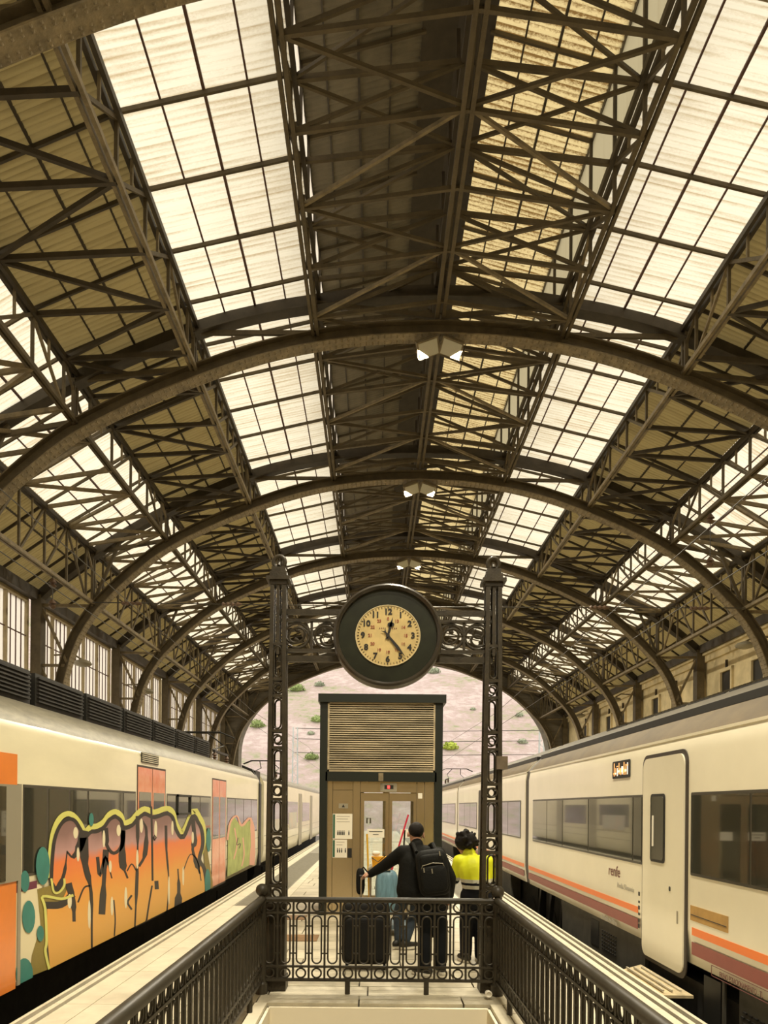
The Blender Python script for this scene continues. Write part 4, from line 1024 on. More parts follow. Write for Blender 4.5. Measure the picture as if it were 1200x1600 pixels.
bm_ = empty('clock_beam', (0.1, 7.66, 3.3), 'ornamental iron beam with scrollwork carrying the clock between the columns', 'beam')
for z, h in ((3.82, 0.05), (3.735, 0.025), (3.43, 0.03), (3.345, 0.06)): bar('rail', (XCL, 7.66, z), (XCR, 7.66, z), 0.06, h, CAST, bm_)
def scroll(cx, cz, s):
    b = MB(); b.tube([(cx + 0.125 * math.cos(a), 7.66, cz + 0.125 * math.sin(a)) for a in [2 * PI * j / 28 for j in range(28)]], 0.014, 6, closed=True)
    b.build('scroll_ring', CAST, bm_, True)
    b = MB()
    for q in range(2):
        pts = []
        for j in range(30):
            t = j / 29; a = q * PI + s * t * 2.2 * PI; r = 0.108 * (1 - t) + 0.012
            pts.append((cx + (0.02 if q else -0.02) * s * t + r * math.cos(a), 7.65, cz + (0.05 if q else -0.05) * t + r * math.sin(a) * 0.9))
        b = MB().tube(pts, [0.011 + 0.006 * (j / 29) for j in range(30)], 6); b.ball(pts[-1], 0.022, 8)
        b.build('scroll', CAST, bm_, True)
for px_, s in ((464, 1), (511, -1), (704, 1), (746, -1)):
    p = at(px_, 991, 7.66); scroll(p.x, 3.583, s)
for px_ in (487, 725):
    p = at(px_, 991, 7.66); bar('scroll_stem', (p.x, 7.66, 3.44), (p.x, 7.66, 3.74), 0.025, 0.025, CAST, bm_, up=(0, 1, 0))

# ------------------------------------------------------------------ RAILINGS
R_RING = ring_mesh('rail_ring', RAILM, 0.046, 0.009); R_OVAL = oval_mesh('rail_oval', RAILM, 0.045, 0.235, 0.009)
def railing(p0, p1, n, legs, label, tx=False):
    p0 = Vector(p0); p1 = Vector(p1); d = (p1 - p0) / n; u = d.normalized()
    o = empty('railing', p0, label, 'railing', 'iron railings around the stairs')
    R = Matrix.Rotation(math.atan2(u.y, u.x), 4, 'Z')
    at_ = lambda t, z: Vector((p0.x + (p1.x - p0.x) * t, p0.y + (p1.y - p0.y) * t, z))
    MB().tube([at_(0, 0.93), at_(1, 0.93)], 0.042 if n > 20 else 0.028, 10).build('top_rail', RAILM, o, True)
    MB().bar(at_(0, 0.912), at_(1, 0.912), 0.05, 0.014).build('top_rail_plate', RAILM, o)
    for z in (0.80, 0.27): bar('rail', at_(0, z), at_(1, z), 0.026, 0.020, RAILM, o)
    bar('bottom_rail', at_(0, 0.14), at_(1, 0.14), 0.035, 0.028, RAILM, o)
    for k in range(n + 1): bar('baluster', at_(k / n, 0.14), at_(k / n, 0.92), 0.020, 0.020, RAILM, o, up=(0, 1, 0))
    for k in range(n):
        c = at_((k + 0.5) / n, 0)
        for z in (0.862, 0.205): inst('ring', R_RING, Matrix.Translation((c.x, c.y, z)) @ R, o)
        inst('oval', R_OVAL, Matrix.Translation((c.x, c.y, 0.535)) @ R, o)
    for z in (0.67, 0.40):                   # short links between ovals and balusters
        b = MB()
        for k in range(n + 1):
            c = at_(k / n, z); b.bar(c - u * 0.034, c + u * 0.034, 0.012, 0.014)
        tag(b.build('links', RAILM, o), kind='stuff')
    for t in legs: MB().tube([at_(t, 0.0), at_(t, 0.14)], 0.026, 10).build('leg', RAILM, o, True)
    return o
RLX, RRX, RFY = -1.10, 1.225, 7.46
railing((RLX, RFY, 0), (RRX, RFY, 0), 15, (0.365, 0.70), 'iron railing with rings and ovals across the far end of the stairs')
railing((RLX, RFY - 0.02, 0), (RLX, 1.2, 0), 41, (0.11, 0.36, 0.61, 0.86), 'iron railing along the stairs on the graffiti train side')
railing((RRX, RFY - 0.02, 0), (RRX, 1.2, 0), 41, (0.11, 0.36, 0.61, 0.86), 'iron railing along the stairs on the white train side')
for x, lb in ((RLX, 'iron corner post with ball top beside the graffiti-side column'), (RRX, 'iron corner post with ball top beside the white-train-side column')):
    p = empty('corner_post', (x, RFY, 0), lb, 'post')
    MB().lathe([(0.062, 0), (0.062, 0.10), (0.045, 0.12), (0.045, 0.92), (0.055, 0.94), (0.03, 0.96)], (x, RFY, 0), 14).build('shaft', RAILM, p, True)
    MB().ball((x, RFY, 1.02), 0.066, 16).build('ball', RAILM, p, True)
sp = at(763, 1553, 7.30)
so = empty('ground_spotlight', (sp.x, sp.y, 0), 'small round white spotlight on the kerb by the column foot', 'lamp')
MB().lathe([(0.030, 0.03), (0.034, 0.0), (0.034, -0.03), (0.026, -0.035), (0.022, -0.02)], (sp.x, sp.y, 0.055), 16, 'Y').build('housing', SOLE, so, True)
MB().tube([(sp.x, sp.y, 0.0), (sp.x, sp.y, 0.03)], 0.012, 8).build('stem', GREYF, so)

# ------------------------------------------------------------------ ELEVATOR
EY = 12.84
def ex(px): return (px - 585) * EY / F + 0.0
def ez(py): return CZ + (1261 - py) * EY / F
ex0, ex1 = ex(499), ex(691); etop = ez(1085)
lift = empty('elevator', ((ex0 + ex1) / 2, EY, 0), 'dark green elevator shaft with louvred top and steel doors', 'elevator')
D = 2.0
for x in (ex0, ex1):
    for yy in (EY, EY + D):
        s = 1 if x == ex0 else -1
        MB().box(min(x, x + s * 0.13), max(x, x + s * 0.13), yy - 0.0 if yy == EY else yy - 0.13, yy + 0.13 if yy == EY else yy, 0, etop - 0.1).build('corner_post', LIFTG, lift)
MB().box(ex0 - 0.03, ex1 + 0.05, EY - 0.06, EY + D + 0.06, ez(1098), etop).build('roof_cap', LIFTG, lift)
for yy in (EY, EY + D - 0.1): MB().box(ex0 + 0.1, ex1 - 0.1, yy, yy + 0.1, ez(1221), ez(1206)).build('lintel', LIFTG, lift)
bx0, bx1 = ex(511), ex(679)
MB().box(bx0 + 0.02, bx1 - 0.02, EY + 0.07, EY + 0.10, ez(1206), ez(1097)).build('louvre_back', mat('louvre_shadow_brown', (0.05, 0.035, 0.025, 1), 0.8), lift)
for a, b, c_, d in ((bx0, bx1, 1097, 1100), (bx0, bx1, 1203, 1206)): MB().box(a, b, EY + 0.0, EY + 0.07, ez(d), ez(c_)).build('louvre_frame', SLAT, lift)
for a, b in ((bx0, bx0 + 0.03), (bx1 - 0.03, bx1)): MB().box(a, b, EY + 0.0, EY + 0.07, ez(1206), ez(1097)).build('louvre_frame', SLAT, lift)
for k in range(29):
    z = ez(1202.3) + (ez(1100.5) - ez(1202.3)) * (k + 0.5) / 29
    MB().prism([(bx0 + 0.03, EY + 0.01, z - 0.012), (bx0 + 0.03, EY + 0.012, z + 0.004), (bx0 + 0.03, EY + 0.065, z + 0.018), (bx0 + 0.03, EY + 0.065, z + 0.006)], (bx1 - bx0 - 0.06, 0, 0)).build('louvre_slat', SLAT, lift)
def wallbox(name, pa, pb, qa, qb, y0, y1, m, par=lift): return MB().box(ex(pa), ex(pb), EY + y0, EY + y1, ez(qb), ez(qa)).build(name, m, par)
GB = 1431
wallbox('steel_panel', 508, 519, 1219, GB, 0.06, 0.10, STEEL); wallbox('steel_panel', 519.6, 551, 1235, GB, 0.07, 0.10, STEEL); wallbox('steel_panel', 519.6, 551, 1219, 1234.4, 0.075, 0.10, STEEL)
wallbox('steel_panel', 551.6, 562.4, 1220, GB, 0.055, 0.10, STEEL); wallbox('steel_panel', 664, 678, 1219, GB, 0.055, 0.10, STEEL); wallbox('steel_panel', 651.6, 663.4, 1220, GB, 0.065, 0.10, STEEL)
hd = wallbox('door_header', 563, 651, 1220, 1238, 0.06, 0.12, STEEL)
wallbox('floor_display', 594, 620, 1223.5, 1237, 0.045, 0.06, GREYF, hd); wallbox('display_screen', 600.5, 614.5, 1226.5, 1232.5, 0.040, 0.046, BLACK, hd); wallbox('display_digit', 605, 609, 1227, 1232, 0.036, 0.041, LEDR, hd)
wallbox('ceiling_lamp', 591, 598.5, 1208, 1220.5, -0.03, 0.0, IRON_LIGHT)
for (a, b) in ((563.6, 607.6), (608.4, 651)):
    wa, wb = (569, 602.5) if a < 600 else (613, 646.5)
    d = wallbox('door_leaf', a, wa, 1239, GB, 0.075, 0.105, STEEL)
    for (p, q, r_, s_) in ((wb, b, 1239, GB), (wa, wb, 1239, 1251.5), (wa, wb, 1400, GB)): wallbox('door_frame', p, q, r_, s_, 0.075, 0.105, STEEL, d)
    wallbox('door_glass', wa, wb, 1251.5, 1400, 0.085, 0.092, CLEAR, d)
wallbox('notice', 574, 601, 1295.5, 1309, 0.078, 0.084, PAPER); wallbox('notice', 626, 646, 1295.5, 1309, 0.078, 0.084, PAPER)
for k, (a, b, q) in enumerate(((577, 598, 1299), (583, 592, 1303.5))): wallbox('notice_line', a, b, q, q + 1.1, 0.075, 0.079, INK)
# posters with green margin and pictograms
for (a, b, c_, d, ng) in ((519.8, 550.5, 1272, 1311.5, 6), (519.8, 542.5, 1312.5, 1341, 4)):
    p = wallbox('poster', a, b, c_, d, 0.062, 0.066, PAPER)
    wallbox('poster_margin', a + 0.5, a + 3.6, c_ + 1, d - 1, 0.060, 0.063, GREENP, p)
    for k in range(3 if ng == 6 else 2): wallbox('poster_line', a + 6, b - 4 - 3 * (k % 2), c_ + 3.5 + k * 4.2, c_ + 4.6 + k * 4.2, 0.060, 0.063, G_GREY, p)
    yb = d - 6 if ng == 6 else d - 8
    for k in range(ng):
        xx = a + 8 + k * (2.5 if ng == 6 else 3.2) + (5 if k == ng - 1 else 0)
        if xx > b - 2: xx = b - 2.5
        fg = MB(); fg.box(ex(xx - 0.9), ex(xx + 0.9), EY + 0.060, EY + 0.063, ez(yb), ez(yb - 5.0)); fg.ball((ex(xx), EY + 0.061, ez(yb - 6.3)), 0.010, 8, sc=(1, 0.2, 1)); fg.build('pictogram', INK, p)
wallbox('plaque', 529, 543.5, 1256, 1263.5, 0.066, 0.071, GREYF); 
MB().prism([(ex(536.2 - 2.5), EY + 0.064, ez(1261.8)), (ex(536.2 + 2.5), EY + 0.064, ez(1261.8)), (ex(536.2), EY + 0.064, ez(1257.2))], (0, 0.003, 0)).build('plaque_mark', INK, lift)
wallbox('call_panel', 543.5, 550, 1326, 1341, 0.055, 0.07, BLACK); wallbox('label_plate', 653.5, 660, 1238.5, 1247, 0.060, 0.066, PAPER)
# cabin: side walls, floor, glazed back
for a, b in ((ex0 + 0.02, ex0 + 0.06), (ex1 - 0.06, ex1 - 0.02)):
    MB().box(a, b, EY + 0.13, EY + D - 0.13, 0.02, ez(1221)).build('cabin_side', mat('cabin_pale_panel', (0.62, 0.62, 0.55, 1), 0.5) if a < 0 else bpy.data.materials['cabin_pale_panel'], lift)
    MB().box(a, b, EY + 0.13, EY + D - 0.13, ez(1221), etop - 0.15).build('shaft_side', LIFTG, lift)
MB().box(ex0 + 0.06, ex1 - 0.06, EY + 0.1, EY + D - 0.02, 0.0, 0.03).build('cabin_floor', GREYF, lift)
MB().box(ex0 + 0.1, ex1 - 0.1, EY + D - 0.09, EY + D - 0.05, ez(1206), etop - 0.12).build('shaft_back', LIFTG, lift)
for (p, q) in ((508, 566), (600, 612), (650, 678)): wallbox('back_door_frame', p, q, 1220, GB, D - 0.1, D - 0.05, STEEL)
for (p, q) in ((566, 600), (612, 650)): wallbox('back_door_glass', p, q, 1222, GB, D - 0.08, D - 0.07, CLEAR)
MB().tube([(ex(572), EY + D - 0.2, ez(1290)), (ex(572), EY + D - 0.2, ez(1281)), (ex(578), EY + D - 0.2, ez(1281)), (ex(578), EY + D - 0.2, ez(1290))], 0.015, 8).build('cabin_handrail', GREYF, lift)

# ------------------------------------------------------------------ PEOPLE
def remesh(name, parts, voxel, m, parent=None, smooth=6, zones=None):
    """one continuous skin round tapered limbs: ('c', a, b, ra, rb) capsules and ('b', centre, radius, (sx, sy, sz)) balls"""
    b = MB()
    for p in parts:
        if p[0] == 'c':
            a, e = Vector(p[1]), Vector(p[2]); ra, rb_ = p[3], p[4]; d = (e - a); L = d.length; d.normalize()
            pts = []; rs = []
            for j in range(5): t = j / 5 * PI / 2; pts.append(a - d * ra * math.cos(t)); rs.append(max(ra * math.sin(t), 0.002))
            pts += [a, a + d * L * 0.5, e]; rs += [ra, (ra + rb_) / 2, rb_]
            for j in range(1, 6): t = j / 5 * PI / 2; pts.append(e + d * rb_ * math.sin(t)); rs.append(max(rb_ * math.cos(t), 0.002))
            b.tube(pts, rs, 12)
        else: b.ball(p[1], p[2], 16, sc=p[3])
    o = bpy.data.objects.new('tmp', b.mesh('tmp', m)); COL.objects.link(o)
    md = o.modifiers.new('r', 'REMESH'); md.mode = 'VOXEL'; md.voxel_size = voxel
    sm = o.modifiers.new('s', 'SMOOTH'); sm.iterations = smooth; sm.factor = 0.5
    dg = bpy.context.evaluated_depsgraph_get(); dg.update()
    me = bpy.data.meshes.new_from_object(o.evaluated_get(dg)); bpy.data.objects.remove(o)
    me.name = name; me.materials.clear()
    if zones:
        for mm in zones[0]: me.materials.append(mm)
        for p in me.polygons: p.material_index = zones[1](p.center)
    else: me.materials.append(m)
    me.polygons.foreach_set('use_smooth', [True] * len(me.polygons))
    return put(bpy.data.objects.new(name, me), parent)
def head_parts(c, fwd, r=0.095):
    """skull, jaw, nose, ears and neck stub; fwd = direction of the face"""
    c = Vector(c); f = Vector(fwd).normalized(); s = f.cross(Vector((0, 0, 1))).normalized(); u = s.cross(f)
    P = [('b', c + u * 0.02, r, (0.86, 1.0, 1.1)), ('b', c + f * 0.025 - u * 0.055, r * 0.72, (0.9, 1.0, 1.0)), ('c', c + f * 0.085 + u * 0.012, c + f * 0.104 - u * 0.02, 0.010, 0.015), ('b', c + f * 0.078 - u * 0.055, 0.020, (1.3, 1, 0.7)),
         ('b', c + f * 0.070 - u * 0.088, 0.024, (1, 1, 1))]
    for q in (-1, 1): P += [('b', c + s * q * 0.090 - u * 0.012, 0.024, (0.55, 0.9, 1.35)), ('b', c + f * 0.076 + s * q * 0.032 + u * 0.028, 0.016, (1, 0.8, 0.6))]
    return P
def hand_parts(w, d, side, curl):
    """palm, four bent fingers of unequal length and a thumb; w wrist, d direction, side across the palm, curl where fingers bend to"""
    w = Vector(w); d = Vector(d).normalized(); s = Vector(side); s = (s - d * s.dot(d)).normalized(); k = Vector(curl).normalized(); P = []
    P.append(('c', w, w + d * 0.05, 0.026, 0.028)); P.append(('c', w + d * 0.045 - s * 0.022, w + d * 0.075 + s * 0.022, 0.020, 0.018))
    for i, L in enumerate((0.030, 0.036, 0.033, 0.026)):
        b0 = w + d * 0.078 + s * (i - 1.5) * 0.020; b1 = b0 + (d * 0.75 + k * 0.65).normalized() * L; b2 = b1 + (k * 0.95 - d * 0.2).normalized() * L * 0.8
        P += [('c', b0, b1, 0.0100, 0.0092), ('c', b1, b2, 0.0092, 0.0080)]
    t0 = w + d * 0.025 - s * 0.030; t1 = t0 + (d * 0.6 - s * 0.6 + k * 0.4).normalized() * 0.034; P += [('c', t0, t1, 0.0120, 0.0105), ('c', t1, t1 + (d * 0.6 + k * 0.7).normalized() * 0.028, 0.0105, 0.0085)]
    return P
def shoe(o, ank, ang, m=BLACK, L=0.27):
    a = Vector((ank[0], ank[1], 0)); f = Vector((math.sin(ang), math.cos(ang), 0)); z0 = ank[2] - 0.095
    up = remesh('shoe', [('c', a - f * 0.05 + Vector((0, 0, z0 + 0.055)), a + f * 0.14 + Vector((0, 0, z0 + 0.045)), 0.046, 0.038), ('c', a - f * 0.04 + Vector((0, 0, z0 + 0.06)), Vector(ank), 0.048, 0.046)], 0.012, m, o, 4)
    b = MB(); s = Vector((f.y, -f.x, 0)); pts = []
    for j in range(16):
        t = 2 * PI * j / 16; pts.append(a + f * (0.045 + 0.145 * math.cos(t)) + s * 0.048 * math.sin(t) + Vector((0, 0, z0)))
    b.prism(pts, (0, 0, 0.028)).build('shoe_sole', SOLE if m is not COAT else BLACK, o)
    return up

# man in black with backpack, back to the camera, his arm stretched to the suitcase handle
man = empty('person', (0.62, 8.40, 0), 'person in black coat from behind, reaching out to the suitcase handle', 'person')
hip, chest, neck, hd_ = Vector((0.62, 8.40, 0.90)), Vector((0.54, 8.44, 1.20)), Vector((0.48, 8.48, 1.42)), Vector((0.470, 8.53, 1.555))
sL, eL, wL = Vector((0.32, 8.46, 1.345)), Vector((0.105, 8.60, 1.175)), Vector((-0.035, 8.66, 1.085))
sR, eR, wR = Vector((0.72, 8.42, 1.33)), Vector((0.86, 8.42, 1.07)), Vector((0.86, 8.50, 0.86))
hL, kL, aL = Vector((0.55, 8.40, 0.86)), Vector((0.575, 8.45, 0.49)), Vector((0.575, 8.30, 0.10))
hR, kR, aR = Vector((0.70, 8.40, 0.86)), Vector((0.755, 8.47, 0.49)), Vector((0.755, 8.42, 0.10))
body = [('c', hip, chest, 0.13, 0.14), ('c', chest, neck, 0.13, 0.06), ('c', neck, hd_, 0.055, 0.055), ('c', sL, sR, 0.06, 0.06), ('c', sL, eL, 0.05, 0.04), ('c', eL, wL, 0.038, 0.028), ('c', sR, eR, 0.05, 0.04), ('c', eR, wR, 0.038, 0.028),
        ('c', hL, kL, 0.085, 0.055), ('c', kL, aL, 0.052, 0.035), ('c', hR, kR, 0.085, 0.055), ('c', kR, aR, 0.052, 0.035)] + head_parts(hd_, (-0.25, 1, -0.1)) + hand_parts(wL, (-1, 0.25, -0.25), (0, 1, 0), (0, 0.1, -1)) + hand_parts(wR, (0, 0.1, -1), (0, 1, 0), (-1, 0, 0))
remesh('body', body, 0.0085, SKIN, man, 3)
remesh('hair', [('b', hd_ + Vector((0.003, -0.012, 0.038)), 0.106, (0.85, 0.98, 0.90)), ('b', hd_ + Vector((0.006, -0.042, 0.008)), 0.074, (0.95, 0.66, 0.85))], 0.012, HAIR, man, 2)
remesh('coat', [('c', hip + Vector((0, 0, 0.02)), chest, 0.19, 0.185), ('c', hip + Vector((-0.20, 0.02, 0.03)), hip + Vector((0.05, 0, -0.02)), 0.17, 0.18), ('c', chest + Vector((-0.1, 0, 0.02)), hip + Vector((-0.20, 0.02, 0.03)), 0.16, 0.17), ('c', chest, neck - Vector((0, 0, 0.06)), 0.18, 0.10), ('c', sL, sR, 0.085, 0.085), ('c', sL, eL, 0.085, 0.066), ('c', eL, wL, 0.066, 0.048), ('c', sR, eR, 0.082, 0.062), ('c', eR, wR, 0.062, 0.046), ('c', neck - Vector((0, 0.01, 0.07)), neck + Vector((0, -0.005, 0.015)), 0.10, 0.075)], 0.016, COAT, man, 4)
remesh('trousers', [('c', hL + Vector((0.02, 0, 0)), hR - Vector((0.02, 0, 0)), 0.13, 0.13), ('c', hL, kL, 0.115, 0.082), ('c', kL, aL, 0.082, 0.066), ('c', hR, kR, 0.115, 0.082), ('c', kR, aR, 0.082, 0.066)], 0.016, PANTS, man, 4)
shoe(man, aL, -0.9, BLACK); shoe(man, aR, -0.3, BLACK)
def sell(c, rx, ry, rz, e=0.45, n=20):
    """rounded box"""
    b = MB(); c = Vector(c); f = lambda w: math.copysign(abs(w) ** e, w); vs = []; fs = []; m = n // 2
    for i in range(m + 1):
        t = -PI / 2 + PI * i / m
        for j in range(n):
            a = 2 * PI * j / n; vs.append(c + Vector((rx * f(math.cos(t)) * f(math.cos(a)), ry * f(math.cos(t)) * f(math.sin(a)), rz * f(math.sin(t)))))
    for i in range(m):
        for j in range(n): fs.append((i * n + j, i * n + (j + 1) % n, (i + 1) * n + (j + 1) % n, (i + 1) * n + j))
    return b.add(vs, fs)
bp = empty('backpack', (0.655, 8.16, 0.90), 'black backpack with zips worn by the person in the black coat', 'backpack')
tilt = Matrix.Translation((0.640, 8.185, 1.145)) @ Matrix.Rotation(math.radians(-8), 4, 'Y')
sell((0, 0, 0), 0.175, 0.10, 0.255).build('main_bag', PACK, bp, True, tilt)
sell((0.0, -0.075, -0.06), 0.145, 0.065, 0.15).build('front_pocket', PACK, bp, True, tilt)
sell((0.0, -0.07, 0.14), 0.13, 0.05, 0.07).build('top_pocket', PACK, bp, True, tilt)
for (x, z, L, a) in ((-0.10, 0.05, 0.05, 1), (-0.015, 0.03, 0.05, 1), (0.09, 0.205, 0.05, 0)):
    MB().box(x - 0.006, x + 0.006, -0.145, -0.135, z - L / 2, z + L / 2).build('zip_pull', GREYF, bp, mw=tilt)
MB().tube([(-0.135, -0.085, 0.02), (-0.11, -0.122, 0.095), (0, -0.135, 0.115), (0.11, -0.122, 0.095), (0.135, -0.085, 0.02)], 0.005, 6).build('zip', GREYF, bp, mw=tilt)
for sx in (-0.12, 0.10): MB().tube([Vector((0.58 + sx, 8.22, 1.36)), Vector((0.55 + sx, 8.36, 1.45)), Vector((0.53 + sx, 8.50, 1.43)), Vector((0.54 + sx, 8.63, 1.2))], 0.022, 8).build('shoulder_strap', PACK, bp, True)

pb = empty('plastic_bag', (0.85, 8.40, 0.70), 'small white plastic bag in the hand of the person in black', 'bag')
remesh('pouch', [('b', (0.855, 8.50, 0.775), 0.035, (1, 0.7, 1.3)), ('b', (0.88, 8.49, 0.745), 0.03, (1, 0.8, 1)), ('b', (0.835, 8.50, 0.735), 0.03, (0.9, 0.8, 1.2))], 0.010, SOLE, pb, 2)
# worker in a hi-vis jacket, bending her head
wk = empty('person', (1.22, 9.10, 0), 'person in yellow hi-vis jacket with dark curly hair, head bent, by the column', 'person')
hip, chest, neck, hd_ = Vector((1.24, 9.05, 0.84)), Vector((1.20, 9.10, 1.10)), Vector((1.16, 9.18, 1.30)), Vector((1.105, 9.26, 1.405))
sL, eL, wL = Vector((1.04, 9.15, 1.20)), Vector((0.985, 9.22, 0.98)), Vector((0.93, 9.38, 0.86))
sR, eR, wR = Vector((1.36, 9.10, 1.20)), Vector((1.43, 9.18, 0.97)), Vector((1.36, 9.38, 0.86))
hL, kL, aL = Vector((1.15, 9.05, 0.80)), Vector((1.12, 9.12, 0.46)), Vector((1.11, 9.05, 0.10))
hR, kR, aR = Vector((1.32, 9.05, 0.80)), Vector((1.30, 9.12, 0.46)), Vector((1.285, 9.05, 0.10))
body = [('c', hip, chest, 0.12, 0.12), ('c', chest, neck, 0.11, 0.055), ('c', neck, hd_, 0.05, 0.05), ('c', sL, sR, 0.05, 0.05), ('c', sL, eL, 0.045, 0.036), ('c', eL, wL, 0.034, 0.026), ('c', sR, eR, 0.045, 0.036), ('c', eR, wR, 0.034, 0.026), ('c', hL, kL, 0.08, 0.05), ('c', kL, aL, 0.048, 0.034), ('c', hR, kR, 0.08, 0.05), ('c', kR, aR, 0.048, 0.034)] + head_parts(hd_, (-0.9, 0.75, -0.45), 0.09) + hand_parts(wL, (-0.4, 1, -0.3), (1, 0, 0), (0, 0.2, -1)) + hand_parts(wR, (-0.2, 1, -0.3), (1, 0, 0), (0, 0.2, -1))
remesh('body', body, 0.0085, SKIN, wk, 3)
random.seed(3)
hp = [('b', hd_ + Vector((0.02, -0.02, 0.035)), 0.135, (1.05, 1, 0.9))]
for j in range(44):
    v_ = Vector((random.gauss(0, 1), random.gauss(0, 1), random.gauss(0.25, 0.9))).normalized()
    if v_.dot(Vector((-0.75, 0.6, -0.5))) > 0.45: continue
    hp.append(('b', hd_ + Vector((0.03, -0.025, 0.03)) + v_ * random.uniform(0.105, 0.150), random.uniform(0.018, 0.034), (1, 1, 1)))
remesh('hair', hp, 0.011, HAIR, wk, 3)
def hv(c):
    z = c.z; cx = c.x
    if z > 1.005: return 0
    if z > 0.965: return 1
    if z > 0.925: return 2
    if z > 0.885: return 1
    return 2
jk = remesh('jacket', [('c', hip + Vector((0, 0, 0.06)), chest, 0.18, 0.185), ('c', hip + Vector((-0.03, 0, -0.04)), hip + Vector((0.03, 0, -0.04)), 0.165, 0.165), ('c', chest, neck - Vector((0, 0, 0.05)), 0.175, 0.10), ('c', sL, sR, 0.085, 0.085), ('c', sL, eL, 0.088, 0.07), ('c', eL, wL, 0.068, 0.05), ('c', sR, eR, 0.088, 0.07), ('c', eR, wR, 0.068, 0.05), ('c', neck - Vector((0, 0, 0.06)), neck + Vector((0, 0, 0.0)), 0.105, 0.08)], 0.014, HIVIS, wk, 4, zones=([HIVIS, REFL, NAVY], hv))
def tz(c): return 0 if c.x < 1.25 else 1 if 0.36 < c.z < 0.47 else 2 if (0.33 < c.z < 0.36 or 0.47 < c.z < 0.50) else 0
remesh('trousers', [('c', hL + Vector((0.02, 0, 0)), hR - Vector((0.02, 0, 0)), 0.125, 0.125), ('c', hL, kL, 0.115, 0.085), ('c', kL, aL, 0.085, 0.072), ('c', hR, kR, 0.115, 0.085), ('c', kR, aR, 0.085, 0.072)], 0.014, NAVY, wk, 4, zones=([NAVY, HIVIS, REFL], tz))
shoe(wk, aL, -0.4, BLACK); shoe(wk, aR, -0.1, BLACK)

# third person, hidden behind the coat except jeans and sneakers
p3 = empty('person', (0.46, 9.90, 0), 'person in blue jeans and white-soled sneakers hidden behind the black coat', 'person')
hip, chest, neck, hd_ = Vector((0.52, 9.95, 0.86)), Vector((0.56, 9.98, 1.14)), Vector((0.57, 10.0, 1.36)), Vector((0.57, 10.03, 1.48))
sL, eL, wL = Vector((0.42, 9.98, 1.28)), Vector((0.42, 10.02, 1.02)), Vector((0.44, 10.2, 0.93))
sR, eR, wR = Vector((0.71, 9.98, 1.28)), Vector((0.75, 10.02, 1.02)), Vector((0.71, 10.2, 0.93))
hL, kL, aL = Vector((0.45, 9.95, 0.82)), Vector((0.33, 9.98, 0.46)), Vector((0.325, 9.85, 0.11))
hR, kR, aR = Vector((0.59, 9.95, 0.82)), Vector((0.55, 10.02, 0.46)), Vector((0.43, 9.80, 0.11))
remesh('body', [('c', hip, chest, 0.12, 0.12), ('c', chest, neck, 0.11, 0.055), ('c', neck, hd_, 0.05, 0.05), ('c', sL, sR, 0.05, 0.05), ('c', sL, eL, 0.045, 0.036), ('c', eL, wL, 0.034, 0.026), ('c', sR, eR, 0.045, 0.036), ('c', eR, wR, 0.034, 0.026), ('c', hL, kL, 0.08, 0.05), ('c', kL, aL, 0.048, 0.034), ('c', hR, kR, 0.08, 0.05), ('c', kR, aR, 0.048, 0.034)] + head_parts(hd_, (0, 1, 0), 0.09) + hand_parts(wL, (0, 1, -0.2), (1, 0, 0), (0, 0.2, -1)) + hand_parts(wR, (0, 1, -0.2), (1, 0, 0), (0, 0.2, -1)), 0.0085, SKIN, p3, 3)
remesh('hair', [('b', hd_ + Vector((0, -0.02, 0.035)), 0.097, (0.9, 0.95, 1))], 0.012, HAIR, p3, 2)
remesh('jacket', [('c', hip + Vector((0, 0, 0.05)), chest, 0.15, 0.16), ('c', chest, neck - Vector((0, 0, 0.05)), 0.15, 0.09), ('c', sL, sR, 0.075, 0.075), ('c', sL, eL, 0.07, 0.055), ('c', eL, wL, 0.055, 0.042), ('c', sR, eR, 0.07, 0.055), ('c', eR, wR, 0.055, 0.042)], 0.015, NAVY, p3, 4)
remesh('jeans', [('c', hL + Vector((0.02, 0, 0)), hR - Vector((0.02, 0, 0)), 0.115, 0.115), ('c', hL, kL, 0.10, 0.07), ('c', kL, aL + Vector((0, 0, 0.02)), 0.07, 0.055), ('c', hR, kR, 0.10, 0.07), ('c', kR, aR + Vector((0, 0, 0.02)), 0.07, 0.055)], 0.014, JEANS, p3, 4)
shoe(p3, aL, 0.9, COAT if False else BLACK); shoe(p3, aR, 1.1, BLACK)

# ------------------------------------------------------------------ SUITCASE, BAG, CLEANING CART
sc_ = empty('suitcase', (-0.085, 8.62, 0), 'large black suitcase with a pulled-out handle behind the railing', 'suitcase')
sell((-0.085, 8.66, 0.42), 0.275, 0.15, 0.355, 0.22, 28).build('shell', CASE, sc_, True)
sell((-0.085, 8.525, 0.36), 0.235, 0.04, 0.24, 0.25, 24).build('front_pocket', CASE, sc_, True)
for x in (-0.145, -0.035): MB().tube([(x, 8.76, 0.74), (x, 8.74, 1.04)], 0.010, 8).build('handle_tube', CHROME, sc_)
MB().tube([(-0.165, 8.74, 1.05), (-0.015, 8.74, 1.05)], 0.016, 8).build('handle_grip', BLACK, sc_)
for x in (-0.30, 0.13):
    for yy in (8.58, 8.74): MB().lathe([(0.033, -0.014), (0.036, 0), (0.033, 0.014)], (x, yy, 0.037), 12, 'X').build('wheel', BLACK, sc_)
hb_ = empty('hand_bag', (-0.15, 8.80, 0.82), 'small black bag hanging over the suitcase handle', 'bag')
sell((-0.155, 8.79, 0.985), 0.052, 0.04, 0.155, 0.6).build('pouch', CASE, hb_, True)
MB().tube([(-0.17, 8.79, 1.1), (-0.12, 8.78, 1.15), (-0.07, 8.77, 1.09)], 0.010, 6).build('strap', CASE, hb_)
